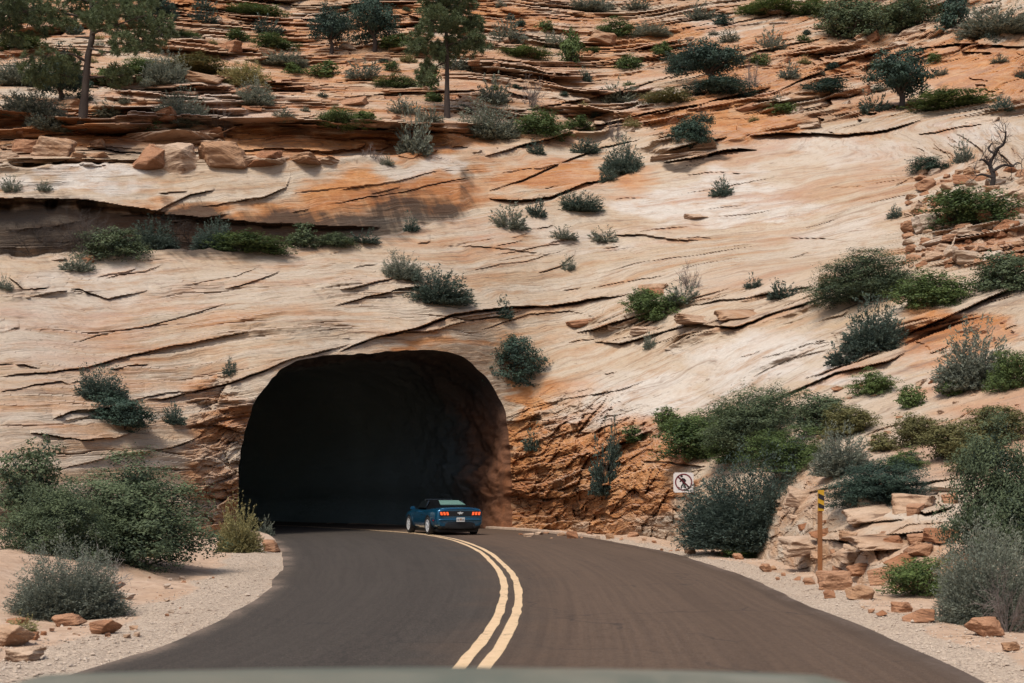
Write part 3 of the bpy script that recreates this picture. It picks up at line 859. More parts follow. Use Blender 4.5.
# far end left open so sky light reaches inside; this cap is unused
endc = len(TV.reshape(-1, 3))
tv = np.concatenate([TV.reshape(-1, 3), TV[-1].mean(0)[None]], 0)
eq = np.stack([ti[-1, :-1], ti[-1, 1:], np.full(nl - 1, endc), np.full(nl - 1, endc)], 1)
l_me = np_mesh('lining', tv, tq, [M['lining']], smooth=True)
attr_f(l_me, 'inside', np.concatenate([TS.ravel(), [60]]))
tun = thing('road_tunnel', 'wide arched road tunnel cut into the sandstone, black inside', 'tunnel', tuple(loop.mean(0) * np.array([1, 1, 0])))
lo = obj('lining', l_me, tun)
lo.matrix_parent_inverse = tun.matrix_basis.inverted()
# low concrete kerbs where the road enters the tunnel
M['concrete'] = simple('kerb_concrete', (0.46, 0.34, 0.25), 0.9, var=0.35, scale=4)
def kerb(side, y0, y1, h, w, label):
    e = cL if side < 0 else cR
    sel = np.where((e[:, 1] > y0) & (e[:, 1] < y1))[0]
    p = e[sel]
    tan = np.gradient(p, axis=0); tan /= np.linalg.norm(tan, axis=1)[:, None]
    nor = np.stack([tan[:, 1], -tan[:, 0]], 1) * side
    prof = [(0.02, -.05), (0.04, h - .03), (0.07, h), (w - .03, h), (w, h - .03), (w, -.05)]
    Vv = []
    for a, zz in prof:
        Vv.append(np.concatenate([p + nor * a, np.full((len(p), 1), zz) + 0.015 * vnoise(np.arange(len(p)) * .9, a * 9, 0, 57)[:, None] * (zz > 0)], 1))
    Vv = np.array(Vv); n = len(p)
    i = np.arange(len(prof) * n).reshape(len(prof), n)
    fq = np.stack([i[:-1, :-1], i[1:, :-1], i[1:, 1:], i[:-1, 1:]], -1).reshape(-1, 4)
    caps = []
    for c in (0, n - 1):
        caps += [[i[0, c], i[1, c], i[4, c], i[5, c]], [i[1, c], i[2, c], i[3, c], i[4, c]]]
    me = np_mesh('kerb', Vv.reshape(-1, 3), np.vstack([fq, np.array(caps)]), [M['concrete']])
    return tag(obj('kerb', me), label, 'kerb')
kerb(-1, 37.5, 47, .20, .34, 'short pale concrete kerb by the left side of the tunnel mouth')
kerb(1, 44, 58, .10, .22, 'low pale kerb under the orange road cut right of the tunnel mouth')
# ------------------------------------------------------------------ plants
def leaf_quads(C, Nrm, size, rng, ratio=.55, along=None):
    n = len(C)
    if along is None:
        a = np.cross(Nrm, rng.normal(size=(n, 3)))
    else:
        a = along
    a /= np.linalg.norm(a, axis=1)[:, None] + 1e-9
    b = np.cross(Nrm, a); b /= np.linalg.norm(b, axis=1)[:, None] + 1e-9
    s = (size * rng.uniform(.6, 1.25, n))[:, None]
    Vv = np.stack([C - a * s, C + b * s * ratio, C + a * s, C - b * s * ratio], 1).reshape(-1, 3)
    return Vv, np.arange(4 * n).reshape(n, 4)

def unit(v):
    return v / (np.linalg.norm(v, axis=1)[:, None] + 1e-9)

def crown_data(seed, n, leaf, nlobe, z0=0.0, rl=(.13, .25)):
    rng = np.random.default_rng(abs(int(seed)))
    Ls = [(0, 0, z0 + .45 * (1 - z0), .27, .5)]
    for q_ in range(5):
        an_ = q_ * 1.257 + rng.uniform(-.3, .3)
        Ls.append((.24 * math.cos(an_), .24 * math.sin(an_), z0 + rng.uniform(.22, .42) * (1 - z0), rng.uniform(.17, .23), rng.uniform()))
    while len(Ls) < nlobe:
        r = rng.uniform(*rl)
        p = rng.uniform([-.5, -.5, z0], [.5, .5, 1])
        e = (p[0] / .5) ** 2 + (p[1] / .5) ** 2 + ((p[2] - z0 * .5) / 1.0) ** 2
        att = min(math.dist(p, l_[:3]) - .72 * (r + l_[3]) for l_ in Ls)
        if e < (1 - r) ** 2 * rng.uniform(.75, 1.35) and p[2] > z0 + r * .15 and att < 0:
            Ls.append((*p, r, rng.uniform()))
    L = np.array(Ls)
    # every lobe carries leaf tufts on its outside; a thinner filling closes the inside
    w = L[:, 3] ** 2; w /= w.sum()
    nc = int(nlobe * 15)
    kc = rng.choice(len(L), nc, p=w)
    dc = unit(rng.normal(size=(nc, 3)) + np.array([0, 0, .35]))
    rc = L[kc, 3] * rng.uniform(.70, 1.12, nc)
    CC = L[kc, :3] + dc * rc[:, None]
    cr = L[kc, 3] * rng.uniform(.16, .34, nc)
    tc = rng.uniform(size=nc)
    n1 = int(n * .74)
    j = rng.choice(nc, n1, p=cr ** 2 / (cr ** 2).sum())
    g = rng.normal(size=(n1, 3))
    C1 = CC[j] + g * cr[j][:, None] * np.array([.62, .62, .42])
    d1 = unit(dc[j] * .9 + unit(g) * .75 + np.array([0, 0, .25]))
    t1 = .26 * rng.uniform(size=n1) + .30 * tc[j] + .12 * L[kc[j], 4] + .32 * np.clip(.5 + .35 * d1[:, 2] + .25 * dc[j][:, 2], 0, 1)  # upward tufts lighter: light from above put into the leaf tint
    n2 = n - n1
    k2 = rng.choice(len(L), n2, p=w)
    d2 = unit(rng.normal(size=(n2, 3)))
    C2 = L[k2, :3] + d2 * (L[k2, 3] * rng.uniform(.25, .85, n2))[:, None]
    t2 = .25 * rng.uniform(size=n2)  # inner leaves darker, crown shade put into their tint
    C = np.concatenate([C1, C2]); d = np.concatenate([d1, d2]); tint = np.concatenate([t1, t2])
    keep = C[:, 2] > z0 * .8 + .005
    C, d, tint = C[keep], d[keep], tint[keep]
    n = len(C)
    lo_ = np.percentile(C, 1.0, axis=0); hi_ = np.percentile(C, 99.0, axis=0)
    for ax in (0, 1):
        C[:, ax] = (C[:, ax] - .5 * (lo_[ax] + hi_[ax])) / (hi_[ax] - lo_[ax])
        L[:, ax] = (L[:, ax] - .5 * (lo_[ax] + hi_[ax])) / (hi_[ax] - lo_[ax])
    C[:, 2] *= 1 / hi_[2]; L[:, 2] *= 1 / hi_[2]
    Nr = unit(d * 1.3 + rng.normal(size=(n, 3)) * .5 + np.array([0, 0, .35]))
    Vv, Q = leaf_quads(C, Nr, leaf, rng)
    return Vv, Q, tint, L

def blade_data(seed, nstem, per, leaf, up=.55):
    rng = np.random.default_rng(abs(int(seed)))
    d = unit(rng.normal(size=(nstem, 3)) * np.array([1, 1, .55]) + np.array([0, 0, up]))
    d[:, 2] = np.abs(d[:, 2])
    env = 1 / np.sqrt((d[:, 0] / .5) ** 2 + (d[:, 1] / .5) ** 2 + (d[:, 2] / 1.0) ** 2)
    ln = env * rng.uniform(.68, 1.03, nstem) * (1 + .14 * vnoise(d[:, 0] * 3, d[:, 1] * 3, d[:, 2] * 3, seed))
    base = rng.normal(size=(nstem, 3)) * np.array([.07, .07, 0])
    t = rng.uniform(.22, 1, (nstem, per)) ** .75
    bend = rng.normal(size=(nstem, 3)) * .05 + np.array([0, 0, .05])
    C = base[:, None] * (1 - t[..., None]) + d[:, None] * (ln[:, None] * t)[..., None] + bend[:, None] * (t * (1 - t) * 2)[..., None]
    C = C + rng.normal(size=C.shape) * .012
    al = unit((d[:, None] + rng.normal(size=C.shape) * .55).reshape(-1, 3))
    C = C.reshape(-1, 3)
    C[:, :2] *= .5 / np.percentile(np.abs(C[:, :2]), 97.5); C[:, 2] /= np.percentile(C[:, 2], 98.8)
    keep = C[:, 2] > .005
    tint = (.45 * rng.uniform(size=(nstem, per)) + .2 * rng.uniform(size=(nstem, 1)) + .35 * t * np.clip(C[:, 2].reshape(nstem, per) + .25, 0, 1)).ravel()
    C, al, tint = C[keep], al[keep], tint[keep]
    Nr = unit(np.cross(al, rng.normal(size=al.shape)))
    Vv, Q = leaf_quads(C, Nr, leaf, rng, ratio=.30, along=al)
    return Vv, Q, tint

def tubes(segs, sides=4):
    """tapered twigs: list of (p0, p1, r0, r1)"""
    Vv, Q = [], []
    for p0, p1, r0, r1 in segs:
        p0 = np.array(p0, float); p1 = np.array(p1, float)
        d = p1 - p0; d /= np.linalg.norm(d) + 1e-9
        a = np.cross(d, [0.3, 0.9, 0.2]); a /= np.linalg.norm(a) + 1e-9
        b = np.cross(d, a)
        o = len(Vv)
        for p, r in ((p0, r0), (p1, r1)):
            for i in range(sides):
                an = 2 * math.pi * i / sides
                Vv.append(p + (a * math.cos(an) + b * math.sin(an)) * r)
        for i in range(sides):
            j = (i + 1) % sides
            Q.append([o + i, o + j, o + sides + j, o + sides + i])
    return np.array(Vv), np.array(Q)

def twig_segs(rng, p, d, ln, r, depth, out, spread=.5, grav=0.0):
    n = 3
    for i in range(n):
        d = d + rng.normal(size=3) * .16 + np.array([0, 0, grav]); d = d / np.linalg.norm(d)
        q_ = p + d * ln / n
        out.append((p, q_, r * (1 - .25 * i / n), r * (1 - .25 * (i + 1) / n)))
        p = q_
        if depth > 0:
            for _ in range(2 if i else 1):
                dd = d + rng.normal(size=3) * spread; dd /= np.linalg.norm(dd)
                twig_segs(rng, p, dd, ln * rng.uniform(.45, .75), r * .55, depth - 1, out, spread, grav)

def dead_data(seed, stems, depth, r):
    rng = np.random.default_rng(abs(int(seed)))
    out = []
    for i in range(stems):
        a = rng.uniform(0, 6.28); e = rng.uniform(.35, 1.3)
        d = np.array([math.cos(a) * math.cos(e), math.sin(a) * math.cos(e), math.sin(e)])
        twig_segs(rng, np.array([rng.normal() * .04, rng.normal() * .04, -.03]), d, rng.uniform(.38, .55), r, depth, out)
    V_, Q_ = tubes(out, 3)
    V_[:, 2] = np.maximum(V_[:, 2], -.03)
    V_[:, :2] *= .5 / max(1e-6, np.percentile(np.abs(V_[:, :2]), 99)); V_[:, 2] /= max(1e-6, np.percentile(V_[:, 2], 99.5))
    return V_, Q_

def stem_data(seed, n, r, top=.62):
    rng = np.random.default_rng(abs(int(seed)))
    out = []
    for i in range(n):
        a = rng.uniform(0, 6.28); e = rng.uniform(.5, 1.35)
        d = np.array([math.cos(a) * math.cos(e), math.sin(a) * math.cos(e), math.sin(e) * 1.5]); d /= np.linalg.norm(d)
        twig_segs(rng, np.array([rng.normal() * .03, rng.normal() * .03, -.06]), d, top * rng.uniform(.7, 1), r, 1, out, .45)
    V_, Q_ = tubes(out, 4)
    V_[:, :2] = np.clip(V_[:, :2], -.42, .42); V_[:, :2] *= .72; V_[:, 2] = np.clip(V_[:, 2], -.08, .80)
    return V_, Q_

_cache = {}
LEAFMAT = {'o': 'oak', 'k': 'dark', 'g': 'green', 'y': 'yellow', 's': 'sage', 'f': 'teal', 'm': 'sage', 'z': 'straw'}
def foliage_mesh(kind, size, i):
    key = (kind, size, i)
    if key in _cache: return _cache[key]
    sd = 1000 + 37 * i + {'near': 0, 'mid': 300, 'far': 600}[size] + 7 * ord(kind)
    if kind in 'okgy':
        n, lf, nl = {'near': (56000, .0112, 46), 'mid': (12000, .023, 26), 'far': (3200, .042, 14)}[size]
        Vv, Q, t, _ = crown_data(sd, n, lf, nl, rl=(.13, .24) if size == 'near' else (.15, .27))
    else:
        ns, pr, lf = {'near': (2300, 46, .018), 'mid': (700, 30, .034), 'far': (190, 16, .062)}[size]
        Vv, Q, t = blade_data(sd, ns, pr, lf)
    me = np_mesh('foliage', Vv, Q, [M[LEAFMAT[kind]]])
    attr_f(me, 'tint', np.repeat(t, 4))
    _cache[key] = me
    return me
def stems_mesh(kind, i):
    key = ('stems', kind in 'smfz', i)
    if key not in _cache:
        Vv, Q = stem_data(50 + i, 7, .016 if kind not in 'smfz' else .010)
        _cache[key] = np_mesh('stems', Vv, Q, [M['bark']])
    return _cache[key]
def dead_mesh(size, i, pale='dead'):
    key = ('dead', size, i, pale)
    if key not in _cache:
        Vv, Q = dead_data(80 + i, {'near': 26, 'mid': 16, 'far': 12}[size], {'near': 3, 'mid': 2, 'far': 2}[size], {'near': .0062, 'mid': .0085, 'far': .015}[size])
        _cache[key] = np_mesh('twigs', Vv, Q, [M[pale]])
    return _cache[key]

RNG = random.Random(7)
NAME = {'o': 'oak_shrub', 'k': 'juniper_shrub', 'g': 'leafy_shrub', 'y': 'rabbitbrush', 's': 'sagebrush', 'f': 'cliffrose_shrub', 'm': 'sagebrush', 'z': 'rabbitbrush', 'd': 'dead_shrub', 'w': 'dead_shrub', 'x': 'dead_shrub'}
CATN = {'d': 'dead shrub', 'w': 'dead shrub'}
def shrub(kind, px, py, w, h, label, group=None, sink=.06, depth=None):
    p = spot(px, py)
    if depth: p = Vector(((px - CX) / F * depth, depth, CAMH + (HY - py) / F * depth))
    mpp = p.y / F
    W, H = w * mpp * 1.02, h * mpp * 1.02
    size = 'near' if w > 88 else ('mid' if w > 34 else 'far')
    i = RNG.randrange(3)
    p = p + Vector((0, min(W * .22, .8), -H * (sink + (.05 if size == 'near' and kind in 'okgy' else 0))))
    rz = RNG.uniform(0, 6.28)
    if kind in 'dwx':
        o = obj(NAME[kind], dead_mesh(size, i, {'w': 'deadpale', 'd': 'dead', 'x': 'deaddark'}[kind]))
        o.location = p; o.rotation_euler = (0, 0, rz); o.scale = (W, W, H)
        return tag(o, label, 'dead shrub', group)
    if w >= 24:
        t = thing(NAME[kind], label, 'shrub', p, rz, group)
        t.scale = (W, W, H)
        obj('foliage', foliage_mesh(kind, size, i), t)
        obj('stems', stems_mesh(kind, i), t)
        return t
    o = obj(NAME[kind], foliage_mesh(kind, size, i))
    o.location = p; o.rotation_euler = (0, 0, rz); o.scale = (W, W, H)
    return tag(o, label, 'shrub', group)

# ------------------------------------------------------------------ rocks
def rock_mesh(seed, style, mat):
    key = ('rock', seed, style, mat)
    if key in _cache: return _cache[key]
    rng = random.Random(seed * 13 + len(style))
    bm = bmesh.new()
    n = {'block': 16, 'round': 34}.get(style, 13)
    for _ in range(n):
        p = Vector((rng.uniform(-1, 1), rng.uniform(-1, 1), rng.uniform(-1, 1)))
        m_ = max(abs(c) for c in p)
        p /= m_
        k = rng.uniform(.78, 1)
        if style == 'slab':
            p = Vector((p.x * k, p.y * k, (1 if p.z > 0 else -1) * rng.uniform(.75, 1)))
        elif style == 'dome':
            p = p.normalized() * rng.uniform(.9, 1.05)
        elif style == 'round':
            q4 = (abs(p.x) ** 3.2 + abs(p.y) ** 3.2 + abs(p.z) ** 3.2) ** (1 / 3.2)
            p = p / q4 * rng.uniform(.93, 1.04)
        else:
            p *= k
        bm.verts.new(p * .5)
    bmesh.ops.convex_hull(bm, input=bm.verts)
    loose = [v for v in bm.verts if not v.link_faces]
    bmesh.ops.delete(bm, geom=loose, context='VERTS')
    bmesh.ops.dissolve_limit(bm, angle_limit=math.radians(9), verts=bm.verts, edges=bm.edges)
    bmesh.ops.bevel(bm, geom=list(bm.edges), offset=.035 if style != 'dome' else .06, segments=2, profile=.6, affect='EDGES')
    bmesh.ops.triangulate(bm, faces=bm.faces)
    for _ in range(3):
        long = [e for e in bm.edges if e.calc_length() > .09]
        if long: bmesh.ops.subdivide_edges(bm, edges=long, cuts=1, use_grid_fill=False)
        bmesh.ops.triangulate(bm, faces=bm.faces)
    co = np.array([v.co for v in bm.verts])
    nn = fbm(co[:, 0] * 3, co[:, 1] * 3, co[:, 2] * 5, seed, 5)
    lay = vnoise(co[:, 0] * .8, co[:, 1] * .8, co[:, 2] * 11, seed + 3)
    bm.normal_update()
    for v, a, b in zip(bm.verts, nn, lay):
        v.co += v.normal * (.030 * a + (.022 * b if abs(v.normal.z) < .7 else 0))
    me = bpy.data.meshes.new('rock')
    bm.to_mesh(me); bm.free()
    me.materials.append(M[mat])
    me.shade_flat()
    _cache[key] = me
    return me

RMAT = {'b': 'boulder', 'o': 'boulder_orange', 'p': 'boulder_pale'}
def rock(style, kind, px, py, w, h, label, group=None, rz=None, tilt=(0, 0), dep=None, name=None, seed=None, sink=.16):
    p = spot(px, py)
    mpp = p.y / F
    W, H = w * mpp, h * mpp
    Dp = dep * mpp if dep else W * RNG.uniform(.7, 1.0)
    sd = RNG.randrange(7) if seed is None else seed
    o = obj(name or ('flat_rock' if style == 'slab' else 'boulder'), rock_mesh(sd, style, RMAT[kind]))
    o.location = p + Vector((0, Dp * .25, H * (.5 - sink)))
    o.rotation_euler = (tilt[0], tilt[1], RNG.uniform(-.5, .5) if rz is None else rz)
    o.scale = (W * 1.05, Dp, H * 1.1)
    return tag(o, label, 'rock', group)
# ------------------------------------------------------------------ planting list: kind, column, base row, width, height, label
G_SL = 'shrubs growing on the bare slickrock'
G_UP = 'shrubs on the stepped upper slope'
G_RB = 'shrubs on the right hand bank'
G_AL = 'shrubs in the long hollow below the cliff'
SHRUBS = [
 # roadside left
 ('o', 22, 528, 78, 86, 'dark leafy shrub behind the big roadside oak at the left edge', None),
 ('o', 104, 564, 170, 116, 'biggest shrub, a broad green scrub oak by the left verge', None),
 ('o', 44, 562, 104, 84, 'dark oak scrub at the far left edge beside the biggest shrub', None),
 ('s', 60, 620, 96, 64, 'grey green sagebrush in front of the biggest shrub, left verge', None),
 ('w', 92, 606, 74, 62, 'bleached leafless shrub with bare white twigs among sagebrush, left verge', None),
 ('z', 149, 556, 16, 26, 'small yellow green sprig at the foot of the biggest shrub', None),
 ('z', 237, 553, 40, 42, 'yellow green rabbitbrush at the left foot of the tunnel mouth', None),
 ('m', 264, 537, 17, 18, 'little dark tuft on the kerb inside the tunnel mouth', None),
 ('z', 18, 634, 30, 16, 'low straw coloured tuft at the left edge of the verge', None),
 # slickrock
 ('f', 97, 400, 48, 30, 'round dark shrub on slickrock, upper of the pair left of the tunnel', G_SL),
 ('k', 118, 430, 58, 36, 'wide dark shrub on slickrock, lower of the pair left of the tunnel', G_SL),
 ('f', 172, 424, 22, 20, 'small dark tuft on a crack right of the lower pair shrub', G_SL),
 ('f', 230, 376, 15, 17, 'tiny dark tuft just above the left shoulder of the tunnel arch', G_SL),
 ('m', 75, 271, 30, 18, 'grey tuft beside a small boulder on the slickrock edge, far left', G_SL),
 ('m', 4, 290, 14, 14, 'tuft at the left edge of the frame on pale slickrock', G_SL),
 ('m', 402, 279, 36, 24, 'thin twiggy shrub on slickrock high above the tunnel', G_SL),
 ('f', 436, 303, 62, 32, 'spreading dark shrub with two tops above the tunnel arch', G_SL),
 ('f', 502, 318, 20, 20, 'small shrub growing from the long crack above the tunnel', G_SL),
 ('k', 516, 384, 60, 50, 'dense round dark shrub at the right shoulder of the tunnel arch', None),
 ('m', 568, 270, 14, 13, 'tiny tuft under a notch in the slickrock above the long crack', G_SL),
 ('m', 563, 239, 26, 13, 'low tuft, left of the two on the slickrock rim', G_SL),
 ('m', 603, 242, 28, 14, 'low tuft, right of the two on the slickrock rim', G_SL),
 ('f', 722, 196, 22, 18, 'lone small round shrub on the broad pale dome', G_SL),
 ('k', 931, 173, 38, 18, 'neat bright green cushion shaped shrub at top of the rock pile', None),
 ('f', 896, 218, 14, 13, 'small dark tuft at the left edge of the rock pile', None),
 ('f', 537, 450, 24, 22, 'small dark shrub on the orange road cut beside the tunnel', None),
 ('f', 606, 492, 28, 58, 'dark shrub hanging down the orange road cut', None),
 ('f', 614, 462, 14, 34, 'thin dark sprig on top of the hanging shrub of the road cut', None),
 ('g', 637, 442, 32, 17, 'low green shrub at the rim of the road cut', None),
 ('m', 650, 349, 12, 17, 'thin pale sprig on a ledge right of the dome', G_SL),
 ('g', 655, 320, 54, 34, 'yellowish shrub on the ledge in the middle of the slickrock', G_SL),
 ('m', 684, 304, 34, 20, 'grey shrub right of the yellowish one on the middle ledge', G_SL),
 ('d', 690, 292, 26, 34, 'bare brown twigs standing on the middle ledge', None),
 ('f', 784, 298, 30, 17, 'small dark shrub at right end of the layered ledge', G_SL),
 ('f', 754, 288, 18, 12, 'tiny dark tuft on the layered ledge', G_SL),
 # right bank
 ('o', 876, 300, 110, 54, 'large dark green scrub oak above the stacked ledges, right', G_RB),
 ('g', 938, 307, 74, 40, 'green scrub oak joined to the right side of the large dark one', G_RB),
 ('o', 1012, 292, 72, 42, 'scrub oak at the right frame edge level with the large dark one', G_RB),
 ('f', 878, 350, 56, 46, 'round dark shrub on the stacked ledges left of the orange face', G_RB),
 ('f', 847, 364, 34, 24, 'smaller dark shrub down left of the round one on stacked ledges', G_RB),
 ('s', 979, 388, 62, 56, 'purplish grey shrub right of the orange rock face', G_RB),
 ('g', 1014, 390, 46, 40, 'green shrub at the right frame edge beside the purplish one', G_RB),
 ('g', 878, 394, 44, 26, 'low green shrub under the orange rock face', G_RB),
 ('g', 913, 408, 26, 24, 'small green shrub in the gravel gully, right bank', G_RB),
 ('g', 955, 396, 26, 18, 'small green tuft left below the purplish grey shrub', G_RB),
 ('o', 772, 444, 118, 64, 'large dark oak scrub on the bank above the pedestrian sign', G_RB),
 ('g', 700, 460, 76, 44, 'bright green shrub at the rim above the pedestrian sign', G_RB),
 ('g', 668, 430, 30, 24, 'smaller bright green shrub left of the one above the sign', G_RB),
 ('g', 800, 468, 104, 42, 'low green scrub in front of the large dark oak scrub', G_RB),
 ('g', 740, 462, 60, 30, 'low green scrub between the bright shrub and the grey brown one', G_RB),
 ('g', 728, 438, 58, 36, 'leafy green shrub filling the gap left of the large dark oak scrub', G_RB),
 ('o', 826, 432, 66, 40, 'dark oak scrub joined to the right side of the large dark oak scrub', G_RB),
 ('g', 905, 470, 44, 22, 'low green shrub between the wide dark shrub and the sandy gully', G_RB),
 ('y', 984, 470, 56, 34, 'yellow green shrub at the left side of the tall oak', G_RB),
 ('g', 694, 440, 44, 30, 'leafy green shrub behind the bright one above the sign', G_RB),
 ('y', 852, 436, 54, 32, 'yellowish shrub right of the large dark oak scrub', G_RB),
 ('s', 845, 474, 52, 40, 'grey brown half dead shrub in the middle of the bank', G_RB),
 ('k', 884, 504, 104, 48, 'wide dark green shrub on the slabs behind the marker post', G_RB),
 ('y', 918, 446, 46, 34, 'yellow green shrub on the sandy gully, left of two', G_RB),
 ('y', 958, 460, 66, 42, 'yellow green shrub on the sandy gully, right of two', G_RB),
 ('y', 885, 452, 30, 20, 'little yellow green shrub between grey brown shrub and gully', G_RB),
 ('o', 1018, 556, 112, 146, 'tall dense dark oak at the right edge of the frame', None),
 ('y', 1006, 440, 70, 36, 'yellow green shrub behind the tall oak, right frame edge', G_RB),
 ('f', 758, 546, 122, 78, 'big feathery dark shrub between the sign and the marker post', None),
 ('g', 752, 558, 58, 20, 'low leafy plants at the foot of the big feathery shrub', None),
 ('g', 922, 594, 66, 36, 'green low shrub in the hollow below the slabs, right', None),
 ('s', 1000, 628, 92, 88, 'silvery grey shrub on the right verge near the frame edge', None),
 ('d', 1012, 634, 60, 70, 'tangle of bare grey twigs by the silvery shrub, right verge', None),
 ('g', 979, 224, 84, 40, 'dark green shrub sprawling over the rock pile, upper right', None),
 ('m', 965, 162, 18, 22, 'thin grey twiggy tuft beside the cushion shaped shrub', None),
 # hollow below the cliff on the left
 ('o', 110, 260, 66, 36, 'leafy green shrub in the shady hollow, left', G_AL),
 ('g', 250, 253, 76, 22, 'low bright green shrub row in the hollow, centre left', G_AL),
 ('o', 301, 248, 32, 26, 'upright green shrub right of the low row in the hollow', G_AL),
 ('o', 334, 247, 40, 16, 'low dark shrub at the right end of the hollow', G_AL),
 ('f', 362, 243, 30, 12, 'low grey tuft on the slickrock rim right of the hollow', G_AL),
 ('f', 411, 231, 15, 16, 'small spiky tuft on the slickrock rim under the brown wall', G_AL),
 ('x', 30, 256, 92, 54, 'tangle of dead brush in the dark hollow at the far left', None),
 ('x', 80, 254, 92, 50, 'dead brush in the dark hollow behind the leafy green shrub', None),
 ('x', 185, 248, 92, 48, 'dark leafless thicket in the middle of the hollow', None),
 ('f', 152, 250, 40, 30, 'dark evergreen scrub between the leafy shrub and leafless thicket', G_AL),
 ('f', 212, 248, 36, 26, 'dark evergreen scrub left of the low bright row in the hollow', G_AL),
 ('m', 10, 192, 18, 16, 'tuft at the left frame edge on the pale bench', None),
 ('m', 43, 191, 15, 10, 'low tuft second from the left on the pale bench', None),
 ('m', 509, 229, 34, 24, 'grey shrub under the end of the brown wall', None),
 ('f', 537, 217, 20, 18, 'dark shrub right of the grey one at the end of the brown wall', None),
 ('f', 579, 211, 42, 18, 'dark scrub along the foot of the lens shaped rock', None),
 # ledge belt in the middle
 ('m', 180, 126, 50, 32, 'bushy grey green shrub behind the cracked outcrop', G_UP),
 ('g', 140, 131, 32, 14, 'low green shrub left of the bushy grey green one', G_UP),
 ('d', 222, 138, 36, 38, 'bare grey shrub at the edge of the red band', None),
 ('m', 26, 116, 54, 26, 'blue grey shrub left of the leaning pine', G_UP),
 ('m', 46, 130, 40, 28, 'grey shrub in front of the foot of the leaning pine', G_UP),
 ('m', 106, 118, 34, 16, 'low shrub right of the trunk of the leaning pine', G_UP),
 ('s', 254, 105, 36, 24, 'grey shrub in the middle of the white ledges', G_UP),
 ('z', 244, 88, 46, 24, 'yellow green shrub above the grey one of the white ledges', G_UP),
 ('y', 192, 73, 74, 14, 'long low yellow green growth on a ledge right of the leaning pine', G_UP),
 ('g', 140, 76, 36, 22, 'shrub under the right limbs of the leaning pine', G_UP),
 ('m', 164, 84, 40, 30, 'grey shrub under the right limbs of the leaning pine', G_UP),
 ('g', 274, 49, 46, 18, 'pale green shrub in the middle of the top left ledges', G_UP),
 ('f', 267, 34, 26, 18, 'dark round shrub just above the pale green one, top left', G_UP),
 ('k', 230, 56, 15, 17, 'tiny dark round shrub left of the pale green one', G_UP),
 ('f', 204, 23, 27, 19, 'dark shrub near the top edge right of the leaning pine', G_UP),
 ('g', 250, 15, 56, 12, 'long low shrub at the top edge left of centre', G_UP),
 ('g', 183, 38, 36, 10, 'low green growth on orange rock right of the leaning pine top', G_UP),
 ('m', 282, 66, 46, 14, 'low grey green growth left of the twin junipers', G_UP),
 ('g', 293, 74, 22, 12, 'small green tuft below the twin junipers', G_UP),
 ('g', 324, 78, 34, 18, 'green shrub under the right twin juniper', G_UP),
 ('g', 337, 124, 40, 18, 'green shrub at the edge above the red band', G_UP),
 ('g', 362, 124, 30, 16, 'green shrub right of the one at the red band edge', G_UP),
 ('m', 363, 80, 34, 20, 'grey shrub left of the straight pine', G_UP),
 ('g', 397, 88, 42, 14, 'low green shrub directly left of the straight pine', G_UP),
 ('g', 428, 90, 22, 30, 'hanging green shrub touching the left side of the straight pine', G_UP),
 ('m', 403, 114, 30, 16, 'low grey shrub below the straight pine, left', G_UP),
 ('s', 414, 153, 30, 46, 'tall grey shrub hanging before the red band', None),
 ('d', 368, 160, 30, 18, 'dead grey shrub at the foot of the red band', None),
 ('m', 386, 165, 14, 9, 'tiny tuft on the bench below the tall grey hanging shrub', None),
 ('m', 492, 104, 34, 28, 'grey shrub right of the straight pine', G_UP),
 ('m', 490, 139, 60, 34, 'broad grey shrub below right of the straight pine', G_UP),
 ('g', 542, 137, 54, 30, 'broad green shrub joined to the broad grey one', G_UP),
 ('d', 530, 108, 28, 36, 'spindly leafless shrub behind the broad green shrub', None),
 ('g', 578, 129, 30, 14, 'low yellow green tuft right of the broad green shrub', G_UP),
 ('f', 536, 154, 18, 14, 'round dark tuft on the orange lens rock, left', None),
 ('f', 586, 153, 28, 16, 'round dark tuft on the orange lens rock, right', None),
 ('d', 614, 141, 24, 24, 'twiggy dark grey shrub on the ledge above the lens rock', None),
 ('f', 623, 174, 36, 32, 'dark shrub in the gully right of the lens rock', None),
 ('f', 609, 181, 16, 14, 'small dark tuft below the gully shrub by the lens rock', None),
 ('g', 523, 58, 50, 12, 'low yellow green growth right of the straight pine crown', G_UP),
 ('m', 507, 43, 34, 22, 'grey shrub right of the straight pine top', G_UP),
 ('g', 572, 66, 24, 40, 'small upright juniper shrub top centre', G_UP),
 ('f', 584, 81, 16, 14, 'small dark tuft under the upright juniper shrub', G_UP),
 ('m', 555, 48, 30, 14, 'grey tuft left of the upright juniper shrub', G_UP),
 ('g', 616, 37, 38, 20, 'green shrub on the tilted ledges, top centre right', G_UP),
 ('m', 652, 36, 36, 14, 'low grey green growth right of the tilted ledge shrub', G_UP),
 ('m', 620, 103, 34, 20, 'dark twisted shrub on the pale slabs right of centre', G_UP),
 ('y', 664, 104, 54, 15, 'long low yellow green growth on the pale slabs', G_UP),
 ('k', 684, 72, 36, 22, 'dark shrub left of the spreading juniper', G_UP),
 ('m', 586, 12, 40, 14, 'grey green shrub at the top edge, centre right', G_UP),
 ('m', 604, 9, 22, 12, 'small shrub at the top edge right of centre', G_UP),
 ('m', 637, 10, 30, 12, 'shrub at the top edge above the tilted ledges', G_UP),
 ('k', 692, 143, 46, 30, 'dark green shrub over the stack of thin slabs', G_UP),
 ('k', 722, 95, 66, 22, 'dark low scrub under the spreading juniper', G_UP),
 ('d', 754, 94, 22, 36, 'grey leafless shrub right of the spreading juniper', None),
 ('m', 771, 51, 28, 22, 'grey shrub above the leafless one, upper right', G_UP),
